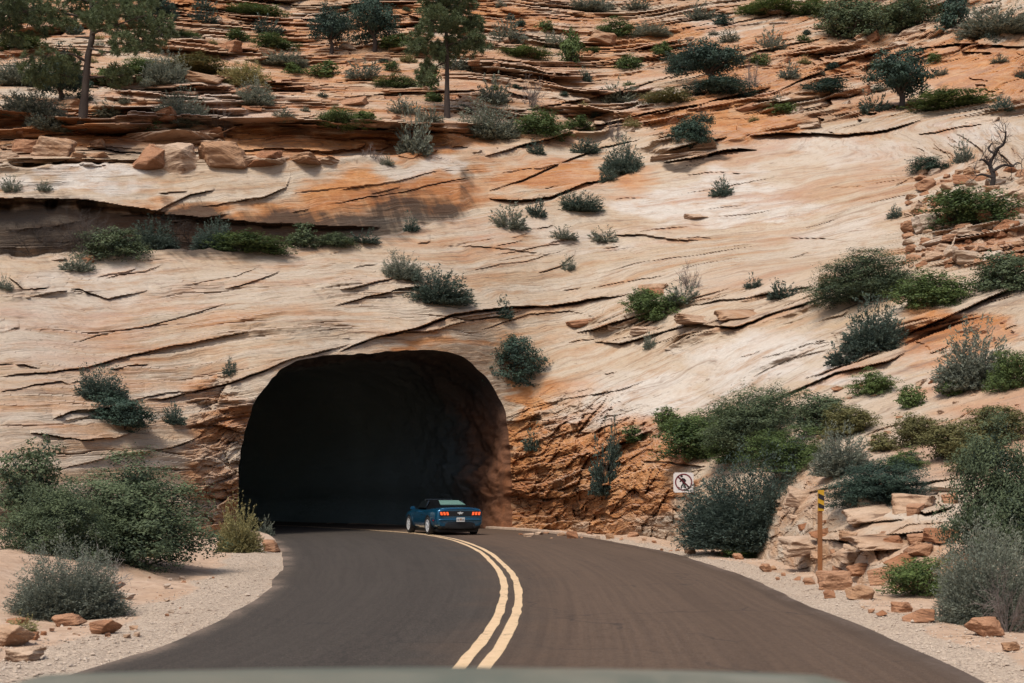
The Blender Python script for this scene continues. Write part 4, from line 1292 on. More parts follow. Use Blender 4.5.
 ('m', 790, 79, 20, 18, 'small grey tuft between the two junipers, upper right', G_UP),
 ('m', 700, 20, 30, 18, 'grey green shrub at the top edge, right of centre', G_UP),
 ('k', 723, 25, 20, 13, 'small dark tuft at the top edge, right of centre', G_UP),
 ('g', 768, 14, 60, 16, 'long green shrub at the top edge, right', G_UP),
 ('k', 826, 96, 60, 18, 'long dark green shrub on the orange ledge, upper right', G_UP),
 ('g', 784, 114, 28, 13, 'low green tuft at the left end of the dome edge', G_UP),
 ('f', 876, 114, 28, 22, 'dark shrub under the left side of the big juniper', G_UP),
 ('g', 956, 107, 80, 16, 'long low green shrub under the orange wall, upper right', G_UP),
 ('f', 1004, 110, 20, 16, 'dark tuft at the right end of the orange wall foot', G_UP),
 ('f', 990, 47, 20, 15, 'dark tuft on top of the orange wall, right', G_UP),
 ('o', 853, 40, 64, 46, 'big dark shrub at the top edge above the orange wall', G_UP),
 ('o', 908, 34, 62, 40, 'big dark shrub right of the other at the top edge, upper right', G_UP),
 ('k', 956, 30, 30, 46, 'tall dark shrub at the top edge, upper right', G_UP),
 ('m', 1000, 34, 64, 28, 'wide grey green shrub in the top right corner', G_UP),
 ('g', 815, 16, 40, 18, 'green shrub left of the big dark ones at the top edge', G_UP),
 ('m', 455, 70, 30, 18, 'grey shrub behind the trunk of the straight pine', G_UP),
 ('g', 20, 50, 60, 16, 'low grey green growth behind the leaning pine, left', G_UP),
 ('m', 16, 84, 44, 24, 'grey green shrub at the left frame edge above the blue grey one', G_UP),
 ('g', 396, 48, 34, 16, 'low shrub left of the straight pine crown', G_UP),
 ('m', 340, 30, 26, 14, 'low shrub between the twin junipers', G_UP),
 ('m', 430, 122, 24, 14, 'low tuft at the foot of the straight pine', G_UP),
]
for k, px, py, w, h, lab, grp in SHRUBS:
    shrub(k, px, py, w, h, lab, grp)

_cnt = 0
_near = [(a[1], a[2], a[3]) for a in SHRUBS]
for _i in range(4000):
    px, py = RNG.uniform(-10, 1034), RNG.uniform(6, 132)
    if py > np.interp(px, UB[:, 0], UB[:, 1]) - 14 or (225 < px < 480 and py > 118): continue
    w = RNG.choice([10, 13, 16, 20, 26])
    if any(abs(px - a) < (w + c) * .5 and abs(py - b) < (w + c) * .28 for a, b, c in _near): continue
    _near.append((px, py, w)); _cnt += 1
    if _cnt > 78: break
    kd = RNG.choice('mgfmgkz' if py > 30 else 'gkofm')
    shrub(kd, px, py, w, w * RNG.uniform(.45, .75), {'m': 'small grey green scrub tuft on the stepped upper slope', 'g': 'small leafy green scrub tuft on the stepped upper slope', 'f': 'small dark teal scrub tuft on the stepped upper slope', 'k': 'small dark scrub tuft on the stepped upper slope', 'z': 'small straw coloured tuft on the stepped upper slope', 'o': 'small dull green scrub tuft on the stepped upper slope'}[kd], 'small scrub tufts on the stepped upper slope')

# ------------------------------------------------------------------ trees
def needles(pos, rad, seed, tufts=16, per=46, ln=.16, squash=.66):
    rng = np.random.default_rng(abs(int(seed)))
    C, A = [], []
    for i in range(tufts):
        d = unit(rng.normal(size=(1, 3)))[0] * np.array([1, 1, squash])
        c = np.array(pos) + d * rad * rng.uniform(.25, 1.0)
        dirs = unit(rng.normal(size=(per, 3)) + d * .7 + np.array([0, 0, .35]))
        C.append(c + dirs * ln * rng.uniform(.3, 1.0, (per, 1)) * 1.5)
        A.append(dirs)
    C = np.concatenate(C); A = np.concatenate(A)
    Nr = unit(np.cross(A, rng.normal(size=A.shape)))
    Vv, Q = leaf_quads(C, Nr, ln, rng, ratio=.14, along=A)
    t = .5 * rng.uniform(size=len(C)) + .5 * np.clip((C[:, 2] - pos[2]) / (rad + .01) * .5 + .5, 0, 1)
    return Vv, Q, t

def join(parts):
    Vv, Q, T = [], [], []
    o = 0
    for v, q_, t in parts:
        Vv.append(v); Q.append(q_ + o); T.append(t); o += len(v)
    return np.concatenate(Vv), np.concatenate(Q), np.concatenate(T)

def smooth_tube(pts, radii, n=14, sides=9):
    p = catmull(pts, n * (len(pts) - 1) + 1); r = np.interp(np.linspace(0, len(pts) - 1, len(p)), range(len(pts)), radii)
    Vv = []
    tan = np.gradient(p, axis=0); tan = unit(tan)
    for i in range(len(p)):
        a = np.cross(tan[i], [.2, 1, .1]); a /= np.linalg.norm(a); b = np.cross(tan[i], a)
        for j in range(sides):
            an = 2 * math.pi * j / sides
            rr = r[i] * (1 + .12 * float(vnoise(j * 1.3, i * .35, 0, 4)))
            Vv.append(p[i] + (a * math.cos(an) + b * math.sin(an)) * rr)
    i = np.arange(len(p) * sides).reshape(len(p), sides)
    Q = np.stack([i[:-1], np.roll(i, -1, 1)[:-1], np.roll(i, -1, 1)[1:], i[1:]], -1).reshape(-1, 4)
    return np.array(Vv), Q

def tree(name, label, base_px, trunk, limbs, clumps, trad, per=46, tufts=16, ln=.16, mat='pine', group=None, cat='tree'):
    p = spot(*base_px)
    k = p.y / F
    rng = random.Random(int(base_px[0]))
    def loc(q, yy=0.0):
        return np.array([(q[0] - base_px[0]) * k, yy, -(q[1] - base_px[1]) * k])
    t = thing(name, label, cat, p)
    tp_ = [loc(q, rng.uniform(-.1, .1)) for q in trunk]
    tp_[0][2] -= .3
    v, q_ = smooth_tube(tp_, [trad * (1 - .72 * i / (len(tp_) - 1)) * (1.35 if i == 0 else 1) for i in range(len(tp_))])
    obj('trunk', np_mesh('trunk', v, q_, [M['bark']], smooth=True), t)
    parts = []
    for L in limbs:
        yy = rng.uniform(-1.3, 1.3)
        pts = [loc(q, yy * i / max(1, len(L) - 1)) for i, q in enumerate(L)]
        r0 = trad * .36
        v, q_ = smooth_tube(pts, [r0 * (1 - .75 * i / (len(pts) - 1)) for i in range(len(pts))], 6, 6)
        obj('branch', np_mesh('branch', v, q_, [M['bark']], smooth=True), t)
    for i, (cx, cy, r) in enumerate(clumps):
        c = loc((cx, cy), rng.uniform(-1.4, 1.4))
        nt = max(4, int(tufts * (r / 18.0) ** 1.6))
        for q_i in range(4):
            e_ = c + np.array([rng.uniform(-.9, .9), rng.uniform(-.7, .7), rng.uniform(-.3, .55)]) * r * k
            v, q_ = smooth_tube([c - (e_ - c) * .4, c + np.array([0, 0, -.05]), e_], [.022, .016, .008], 3, 4)
            obj('branch', np_mesh('branch', v, q_, [M['bark']], smooth=True), t)
        parts.append(needles(c, r * k * 1.3, i * 31 + int(base_px[0]), nt, per, ln))
    v, q_, tt = join(parts)
    me = np_mesh('crown', v, q_, [M[mat]])
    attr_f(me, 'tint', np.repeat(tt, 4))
    obj('crown', me, t)
    return t

tree('pine_tree', 'tall leaning open crowned pine at the upper left, bare lower trunk', (82, 124),
     [(82,124),(85,92),(88,58),(92,32),(91,4),(94,-26),(92,-52)],
     [[(92,34),(106,31),(126,27),(152,21)],[(91,38),(80,34),(68,30)],[(90,8),(104,0),(120,-8)],[(91,2),(74,-4),(60,-10)],[(87,62),(76,58),(62,60)],[(88,48),(100,52),(118,56)],[(86,78),(100,74),(120,70)],[(92,20),(74,18),(52,16)]],
     [(112,24,19),(132,18,19),(154,20,17),(100,14,17),(118,2,20),(94,-8,18),(70,-8,18),(52,18,18),(66,26,13),(60,58,16),(50,70,20),(66,76,17),(44,84,13),(128,52,17),(142,40,15),(120,70,15),(108,78,9),(84,16,13),(92,-34,20),(92,-52,14),(148,34,14),(40,10,16),(136,-6,15)],
     .22, tufts=38, per=58, ln=.14)
tree('pine_tree', 'pine whose crown enters at the left edge of the frame, top corner', (-16, 120),
     [(-16,120),(-14,80),(-12,40),(-12,0),(-12,-40)],
     [[(-13,46),(2,28),(14,20),(26,14)],[(-12,20),(4,6),(20,0)]],
     [(4,14,19),(22,12,17),(34,20,14),(12,-4,19),(-6,0,20),(-14,-20,22),(8,28,13),(40,28,9),(-20,30,16)], .21, tufts=38, per=58, ln=.14)
tree('pine_tree', 'straight dense pine with a clean dark trunk, upper centre', (447, 117),
     [(447,117),(447,92),(447,60),(446,25),(446,-15),(446,-50)],
     [[(447,50),(438,46),(424,44)],[(447,46),(458,44),(472,42)],[(447,28),(436,24),(424,22)],[(446,24),(460,18),(474,16)],[(446,6),(434,0),(424,-6)],[(447,62),(438,66),(429,74)]],
     [(446,44,19),(428,44,16),(464,42,17),(478,46,12),(414,44,10),(436,28,17),(456,26,18),(472,26,12),(424,24,11),(446,10,19),(430,6,13),(464,6,15),(446,-8,20),(434,-12,14),(460,-14,14),(446,-30,18),(446,-48,11),(428,66,9),(426,80,9),(440,58,8),(478,36,7),(420,50,8)],
     .18, per=64, tufts=52, ln=.14)

def juniper(label, px, py, w, h, seed, trunk_h=.34, lobes=9, tilt=0.0, kind='k'):
    p = spot(px, py); k = p.y / F
    W, H = w * k, h * k
    t = thing('juniper_tree', label, 'tree', p + Vector((0, .2, 0)), 0)
    Vv, Q, tt, L = crown_data(4000 + seed, 9000, .022, lobes + 7, z0=trunk_h, rl=(.12, .21))
    S = np.array([W, W, H]); Vv = Vv * S
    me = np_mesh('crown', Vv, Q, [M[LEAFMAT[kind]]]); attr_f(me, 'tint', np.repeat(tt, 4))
    obj('crown', me, t)
    v, q_ = smooth_tube([np.array([0, 0, -.3]), np.array([.04 * W, 0, .2 * H]), np.array([-.03 * W, .02, .42 * H]), np.array([.02 * W, 0, .75 * H])], [.045 * W + .04, .035 * W + .03, .03 * W + .02, .02])
    obj('trunk', np_mesh('trunk', v, q_, [M['bark']], smooth=True), t)
    for l in L[:6]:
        a = np.array([.0, 0, .28 * H]); b = l[:3] * S
        v, q_ = smooth_tube([a, (a + b) / 2 + np.array([.03 * W, 0, .03 * H]), b], [.022 * W + .01, .014 * W + .01, .008], 5, 5)
        obj('branch', np_mesh('branch', v, q_, [M['bark']], smooth=True), t)
    return t
juniper('spreading dark juniper with visible trunk, above the orange wall right of centre', 709, 86, 66, 48, 1)
juniper('big round crowned juniper beside the orange wall, upper right', 901, 110, 62, 60, 2)
juniper('left juniper of the twin pair near the top edge', 330, 54, 40, 48, 3, .22)
juniper('right juniper of the twin pair near the top edge', 373, 52, 50, 56, 4, .22)
juniper('broad juniper filling the space left of the leaning pine trunk', 58, 104, 52, 52, 5, .2, 10)
juniper('juniper at the top edge right of the leaning pine', 158, 34, 40, 40, 6, .2)

# charred snag
p = spot(992, 188); k = p.y / F
sn = thing('dead_tree', 'twisted leafless black snag standing in the rock pile', 'dead tree', p)
def sl(x, y, yy=0): return np.array([(x - 992) * k, yy, -(y - 188) * k])
for nm, L, r in (('trunk', [(992,192),(993,176),(991,164),(995,155),(998,148)], .12), ('branch', [(998,148),(1004,144),(1006,138),(1005,132)], .07), ('branch', [(991,165),(984,160),(979,161)], .07), ('branch', [(995,155),(990,149),(992,143)], .06),
                 ('branch', [(992,172),(1002,166),(1012,167)], .08), ('branch', [(993,178),(983,174),(977,176)], .07), ('branch', [(1012,167),(1018,162),(1022,163)], .04)):
    pts = [sl(x, y, RNG.uniform(-.15, .15)) for x, y in L]
    v, q_ = smooth_tube(pts, [r * (1 - .55 * i / (len(pts) - 1)) for i in range(len(pts))], 6, 6)
    obj(nm, np_mesh(nm, v, q_, [M['char']], smooth=True), sn)

_r = np.random.default_rng(3)
for bx_, by_ in ((998,148),(1005,133),(979,161),(992,144),(1011,167),(977,176),(994,158),(991,168),(1021,163),(1004,144)):
    segs_ = []
    for _k in range(3):
        dd_ = _r.normal(size=3) + np.array([0, 0, .5]); dd_ /= np.linalg.norm(dd_)
        twig_segs(_r, sl(bx_, by_), dd_, .55, .015, 1, segs_, .6)
    v, q_ = tubes(segs_, 4)
    obj('twig', np_mesh('twig', v, q_, [M['char']]), sn)

# ------------------------------------------------------------------ boulders and slabs
ROCKS = [
 ('block','o',144,168,44,34,'leftmost block of the big cracked outcrop on the pale bench'),
 ('block','b',176,171,44,36,'second block of the big cracked outcrop, left of the dark gap'),
 ('block','b',222,167,60,31,'block right of the dark gap in the big cracked outcrop'),
 ('block','o',258,166,44,22,'low right end block of the big cracked outcrop'),
 ('slab','o',190,138,60,8,'topmost cap slab of the big cracked outcrop'),
 ('slab','b',168,141,80,11,'thin cap slab lying on the left cracked outcrop'),
 ('slab','b',205,144,60,7,'thin cap slab lying across the gap of the cracked outcrop'),
 ('slab','b',262,163,44,10,'flat slab right of the cracked outcrop'),
 ('slab','b',296,162,50,9,'thin flat slab, middle of the row right of the cracked outcrop'),
 ('slab','b',330,164,46,8,'thin flat slab at the right end of the row by the cracked outcrop'),
 ('block','b',52,156,44,22,'tilted block in the rubble left of the cracked outcrop'),
 ('block','o',28,152,30,16,'orange block beside the tilted one, left rubble'),
 ('slab','b',70,160,34,9,'slab at the foot of the tilted block, left rubble'),
 ('block','b',9,163,22,14,'boulder at the left frame edge by the red band'),
 ('block','b',95,160,22,9,'small rock between the left rubble and the cracked outcrop'),
 ('dome','o',85,263,20,11,'small rounded orange rock beside the tuft on the slickrock edge'),
 ('block','p',55,260,18,8,'small pale rock on the slickrock edge, far left'),
 ('block','o',103,634,30,17,'orange rock on the left gravel verge'),
 ('block','o',66,626,36,14,'flat orange rock beside the sagebrush, left verge'),
 ('block','o',116,588,14,8,'small orange rock under the biggest shrub'),
 ('block','p',122,600,26,8,'pale half buried stone on the left verge'),
 ('block','b',134,630,9,5,'small stone right of the orange rock, left verge'),
 ('block','b',24,662,44,16,'rough rock at the lower left edge of the frame'),
 ('block','o',30,640,18,9,'small orange rock between the sagebrush and the lower left rough rock'),
 ('slab','o',14,626,30,9,'flat orange rock at the left edge behind the lower left boulder'),
 ('block','b',8,646,40,26,'boulder in the lower left corner under the straw tuft'),
 ('block','o',270,552,20,14,'squared orange rock at the end of the left kerb'),
 ('slab','o',687,462,30,9,'flat orange rock lying on the rim above the pedestrian sign'),
 ('block','o',836,590,32,22,'brown boulder behind the foot of the marker post'),
 ('block','b',862,600,30,16,'low boulder right of the marker post'),
 ('block','o',920,622,32,17,'orange block lying alone on the right gravel verge'),
 ('block','o',988,636,40,22,'orange rock at the foot of the silvery shrub'),
 ('block','b',1012,650,14,9,'small dark stone near the right frame edge on the verge'),
 ('block','b',968,640,10,6,'pebble sized rock left of the orange rock by the silvery shrub'),
 ('slab','b',925,514,62,22,'large tilted slab on the bank behind the marker post'),
 ('slab','b',872,520,52,16,'slab left of the large tilted one on the bank'),
 ('slab','b',895,546,90,14,'long low ledge slab below the two upper slabs'),
 ('slab','b',812,552,54,18,'overhanging slab left of the marker post'),
 ('block','b',852,562,34,16,'angular block under the long ledge slab'),
 ('block','o',905,566,36,18,'orange block under the right part of the long ledge slab'),
 ('slab','o',950,540,44,12,'slab touching the tall oak on the right bank'),
 ('slab','p',960,492,50,8,'pale slab left of the tall oak'),
 ('block','b',790,470,34,12,'pale rock below the low green scrub'),
 ('slab','b',655,290,34,9,'slab under the yellowish shrub on the middle ledge'),
 ('slab','b',700,322,46,9,'slab on the middle ledge, lower right of the grey shrub'),
 ('slab','b',740,318,50,12,'thick slab at the middle of the layered ledge'),
 ('slab','o',660,294,28,8,'orange slab above the middle ledge'),
 ('slab','b',645,334,28,9,'tilted slab on the lower ledge right of the dome crack'),
 ('block','o',582,326,30,9,'broken orange rock on the lower ledge'),
 ('block','b',615,330,14,6,'small loose rock right of the broken orange one'),
 ('slab','b',700,218,30,6,'thin flake of rock on the pale dome'),
 ('slab','b',838,290,36,24,'squared boulder left of the round dark shrub'),
 ('block','p',652,308,10,10,'white rock within the yellowish shrub'),
 ('slab','b',690,150,60,7,'upper slab of the stack under the dark green shrub'),
 ('slab','b',680,158,56,6,'lower slab of the stack under the dark green shrub'),
 ('slab','p',815,128,36,6,'pale flake on the dome edge, upper right'),
 ('slab','p',986,122,34,7,'pale flat slab at the right end of the dome edge'),
]
for st, kd, px, py, w, h, lab in ROCKS:
    rock(st, kd, px, py, w, h, lab, tilt=(RNG.uniform(-.1, .1), RNG.uniform(-.14, .08)))

# the biggest stones of the upper right pile
for st, kd, px, py, w, h, lab in [
 ('block','p',928,230,26,21,'largest white boulder, middle of the rock pile'),
 ('dome','p',941,245,34,15,'smooth white boulder below the largest one in the rock pile'),
 ('dome','p',951,257,22,15,'round pale boulder at the bottom of the rock pile'),
 ('block','p',974,262,34,16,'broad pale block at the bottom right of the rock pile'),
 ('block','p',996,262,24,13,'pale block right of the broad one in the rock pile'),
 ('block','o',912,232,20,14,'orange boulder left of the largest white one'),
 ('block','o',950,224,18,14,'orange boulder right of the largest white one'),
 ('slab','p',966,234,32,9,'flat pale slab under the sprawling shrub of the rock pile'),
 ('slab','o',975,182,38,11,'orange slab at the foot of the black snag'),
 ('slab','p',980,170,26,12,'pale slab behind the black snag'),
 ('block','o',1010,232,24,14,'orange boulder at the right frame edge of the rock pile')]:
    rock(st, kd, px, py, w, h, lab, 'boulders of the upper right rock pile', tilt=(RNG.uniform(-.2, .2), RNG.uniform(-.25, .2)))
done = []
for i in range(3000):
    px, py = RNG.uniform(888, 1030), RNG.uniform(172, 268)
    if px < 905 + max(0, (210 - py)) * .45: continue
    w = RNG.choice([7, 9, 11, 13, 15, 18, 22])
    if any(abs(px - a) < (w + c) * .33 and abs(py - b) < (w + c) * .16 for a, b, c in done): continue
    done.append((px, py, w))
    if len(done) > 150: break
    kd = RNG.choice('oobbp')
    rock(RNG.choice(['block', 'slab', 'block']), kd, px, py, w, w * RNG.uniform(.35, .65),
         {'o': 'small orange fragment in the loose rock pile at the upper right', 'b': 'small tan fragment in the loose rock pile at the upper right', 'p': 'small pale fragment in the loose rock pile at the upper right'}[kd],
         'small fragments of the rock pile', tilt=(RNG.uniform(-.4, .4), RNG.uniform(-.4, .4)), name='rock')
# fragments on the sandy gully and the bank
done = []
for i in range(300):
    px, py = RNG.uniform(790, 1020), RNG.uniform(385, 470)
    w = RNG.choice([5, 6, 7, 9, 12])
    if any(abs(px - a) < (w + c) * .6 and abs(py - b) < (w + c) * .4 for a, b, c in done): continue
    done.append((px, py, w))
    if len(done) > 36: break
    rock(RNG.choice(['block', 'slab']), RNG.choice('obb'), px, py, w, w * RNG.uniform(.3, .55), 'loose stone scattered on the sandy gully of the right bank', 'stones of the sandy gully', name='rock')
done = []
for i in range(300):
    px = RNG.uniform(905, 1023); py = RNG.uniform(318, 386)
    if px < 1000 - (py - 300) * 1.0: continue
    w = RNG.choice([8, 10, 14, 20])
    if any(abs(px - a) < (w + c) * .4 and abs(py - b) < (w + c) * .2 for a, b, c in done): continue
    done.append((px, py, w))
    if len(done) > 26: break
    rock('slab', RNG.choice('obb'), px, py, w, w * RNG.uniform(.25, .4), 'thin broken slab on the slope right of the orange rock face', 'broken slabs beside the orange face', tilt=(0, -.35), name='flat_rock')
done = []
for i in range(2500):
    px, py = RNG.uniform(-5, 1030), RNG.uniform(18, 150)
    if py > np.interp(px, UB[:, 0], UB[:, 1]) - 8 or (230 < px < 480 and py > 122): continue
    w = RNG.choice([10, 13, 16, 20, 26, 34])
    if any(abs(px - a) < (w + c) * .55 and abs(py - b) < (w + c) * .22 for a, b, c in done): continue
    done.append((px, py, w))
    if len(done) > 90: break
    tl = -float(np.interp(px, [0, 500, 800, 1030], [0, .05, .3, .35]))
    rock(RNG.choice(['slab', 'slab', 'block']), RNG.choice('oobbp'), px, py, w, w * RNG.uniform(.22, .42), 'loose slab of sandstone resting on the stepped upper slope', 'loose slabs on the stepped upper slope', tilt=(RNG.uniform(-.15, .15), tl + RNG.uniform(-.12, .12)))
done = []
for i in range(600):
    px, py = RNG.uniform(772, 962), RNG.uniform(500, 584)
    if py > float(foot_y(np.array([px]))[0]) - 2: continue
    w = RNG.choice([8, 10, 13, 17, 22, 28])
    if any(abs(px - a) < (w + c) * .42 and abs(py - b) < (w + c) * .26 for a, b, c in done): continue
    done.append((px, py, w))
    if len(done) > 34: break
    rock(RNG.choice(['block', 'slab', 'block']), RNG.choice('oobb'), px, py, w, w * RNG.uniform(.4, .65), 'broken block lodged in the orange ledges around the marker post', 'broken blocks of the ledges by the marker post', tilt=(RNG.uniform(-.3, .3), RNG.uniform(-.3, .3)), name='rock')
# debris along the foot of the road cut and on the verges
done = []
for i in range(500):
    px = RNG.uniform(520, 700) if i % 12 else RNG.uniform(700, 905)
    py = float(foot_y(np.array([px]))[0]) - RNG.uniform(-1, 9)
    w = RNG.choice([4, 5, 6, 8, 10, 13]) * (1 if px < 760 else 1.3)
    if any(abs(px - a) < (w + c) * .5 for a, b, c in done): continue
    done.append((px, py, w))
    rock('block', RNG.choice('oob'), px, py, w, w * RNG.uniform(.5, .8), 'orange fragment fallen at the foot of the right hand rock face', 'fragments along the foot of the rock face', name='rock')
for i in range(110):
    px, py = RNG.uniform(5, 225), RNG.uniform(578, 640)
    if px > 240 - (py - 560) * 1.2 or (px < 122 and py < 628): continue
    w = RNG.choice([2, 2, 3, 3, 4, 5, 7])
    rock('block', RNG.choice('obp'), px, py, w, w * .6, 'small loose stone on the sandy left verge', 'loose stones on the left verge', name='rock')

# gravel that nobody could count
rng = np.random.default_rng(5)
n = 16000
yy = 8 + 34 * rng.uniform(size=n) ** 1.5
side = rng.uniform(size=n) < .5
k_ = np.searchsorted(cL[:, 1][:380], yy).clip(1, 380); k2 = np.searchsorted(cR[:, 1][:380], yy).clip(1, 380)
off = np.abs(rng.normal(size=n)) * .75 + .02
xx = np.where(side, cL[k_, 0] - off, cR[k2, 0] + off)
zz, _ = ground_z(xx, yy)
s = np.exp(rng.normal(size=n) * .45) * .0085
octa = np.array([[1, 0, 0], [0, 1, 0], [-1, 0, 0], [0, -1, 0], [0, 0, .75], [0, 0, -.6]])
of_ = np.array([[0, 1, 4], [1, 2, 4], [2, 3, 4], [3, 0, 4], [1, 0, 5], [2, 1, 5], [3, 2, 5], [0, 3, 5]])
jit = 1 + rng.uniform(-.35, .35, (n, 6, 3))
pv = octa[None] * jit * s[:, None, None]
an = rng.uniform(0, 6.28, n); ca, sa = np.cos(an)[:, None], np.sin(an)[:, None]
pv = np.stack([pv[..., 0] * ca - pv[..., 1] * sa, pv[..., 0] * sa + pv[..., 1] * ca, pv[..., 2]], -1)
pv += np.stack([xx, yy, zz + s * .3], -1)[:, None]
gm = np_mesh('gravel', pv.reshape(-1, 3), (of_[None] + (np.arange(n) * 6)[:, None, None]).reshape(-1, 3), [M['boulder_pale']])
go = obj('gravel', gm)
go['kind'] = 'stuff'
tag(go, 'loose pale gravel along both edges of the asphalt', 'gravel')
# ------------------------------------------------------------------ blue sports car
M['car_blue'] = simple('blue_metallic_paint', (0.010, 0.115, 0.225), .26, .6, .06, 40, coat=1.0)
M['car_black'] = simple('black_trim', (0.012, 0.013, 0.014), .45, 0, .2, 20)
M['roof_black'] = simple('black_roof', (0.004, 0.0045, 0.005), .95, 0, .2, 20)
M['roof_black'].node_tree.nodes['Principled BSDF'].inputs['Specular IOR Level'].default_value = .05
M['car_glass'] = simple('dark_glass', (0.010, 0.014, 0.016), .06, 0, .1, 5, coat=.6)
M['rear_glass'] = simple('rear_window_glass', (0.20, 0.36, 0.31), .10, 0, .06, 5, coat=1.0)  # pale mint sky reflection painted into the glass colour
M['tyre'] = simple('tyre_rubber', (0.018, 0.017, 0.017), .85, 0, .3, 30)
M['alloy'] = simple('alloy_rim', (0.75, 0.76, 0.77), .35, .35, .08, 20)
M['tail'] = simple('lit_tail_lamp', (0.75, 0.07, 0.02), .3, 0, .1, 30, emit=(1.0, 0.13, 0.03, 1), estr=1.0)
M['reflector_red'] = simple('red_reflector', (0.30, 0.015, 0.03), .3, 0, .1, 30)
M['plate'] = simple('number_plate_metal', (0.62, 0.63, 0.60), .5, 0, .05, 30)
M['plate_mark'] = simple('plate_print', (0.33, 0.17, 0.10), .6, 0, .2, 30)
M['plate_ink'] = simple('plate_ink', (0.08, 0.09, 0.12), .6, 0, .2, 30)
M['chrome'] = simple('chrome', (0.75, 0.76, 0.77), .18, .9, .04, 30)

def loft_mesh(name, stations, mat, subd=2, crease_rows=()):
    """stations: list of (y, [(x, z) half profile from the bottom centre to the top centre])"""
    n = len(stations[0][1])
    Vv = []
    for y, pr in stations:
        ring = [(x, y, z) for x, z in pr] + [(-x, y, z) for x, z in reversed(pr[1:-1])]
        Vv.append(ring)
    Vv = np.array(Vv, float)
    S, R = Vv.shape[:2]
    i = np.arange(S * R).reshape(S, R)
    Q = np.stack([i[:-1], np.roll(i, -1, 1)[:-1], np.roll(i, -1, 1)[1:], i[1:]], -1).reshape(-1, 4)
    bm = bmesh.new()
    vs = [bm.verts.new(p) for p in Vv.reshape(-1, 3)]
    for f in Q: bm.faces.new([vs[k] for k in f])
    for row in (0, S - 1):
        h = R // 2
        for k in range(h):
            a, b, c, d = i[row, k], i[row, k + 1], i[row, (R - k - 1) % R], i[row, (R - k) % R]
            fs = [a, b, c, d] if k else [a, b, c]
            fs = list(dict.fromkeys(fs))
            if len(fs) > 2:
                try: bm.faces.new([vs[q] for q in fs])
                except ValueError: pass
    bmesh.ops.recalc_face_normals(bm, faces=bm.faces)
    me = bpy.data.meshes.new(name); bm.to_mesh(me); bm.free()
    me.materials.append(mat)
    me.shade_smooth()
    return me

def with_subsurf(o, lv=2):
    m_ = o.modifiers.new('smooth', 'SUBSURF'); m_.levels = lv; m_.render_levels = lv
    return o

def bm_box(bm, c, s, rot=None):
    r = bmesh.ops.create_cube(bm, size=1.0)
    vs = r['verts']
    bmesh.ops.scale(bm, verts=vs, vec=s)
    if rot is not None: bmesh.ops.rotate(bm, verts=vs, cent=(0, 0, 0), matrix=rot)
    bmesh.ops.translate(bm, verts=vs, vec=c)
    return vs

def bm_obj(name, bm, mat, parent, bevel=0.0, smooth=False):
    if bevel:
        bmesh.ops.bevel(bm, geom=list(bm.edges), offset=bevel, segments=2, affect='EDGES', clamp_overlap=True)
    me = bpy.data.meshes.new(name); bm.to_mesh(me); bm.free()
    me.materials.append(mat)
    if smooth: me.shade_smooth()
    else: me.shade_flat()
    return obj(name, me, parent)

def box_part(name, c, s, mat, parent, bevel=.01, rot=None):
    bm = bmesh.new(); bm_box(bm, c, s, rot)
    return bm_obj(name, bm, mat, parent, bevel)

def poly_part(name, pts, mat, parent, thick=.006, nrm=None):
    """thin plate from a list of 3-D corner points"""
    bm = bmesh.new()
    f = bm.faces.new([bm.verts.new(p) for p in pts])
    f.normal_update()
    r = bmesh.ops.extrude_face_region(bm, geom=[f])
    n = f.normal if nrm is None else Vector(nrm)
    bmesh.ops.translate(bm, verts=[v for v in r['geom'] if isinstance(v, bmesh.types.BMVert)], vec=n * thick)
    bmesh.ops.recalc_face_normals(bm, faces=bm.faces)
    return bm_obj(name, bm, mat, parent)

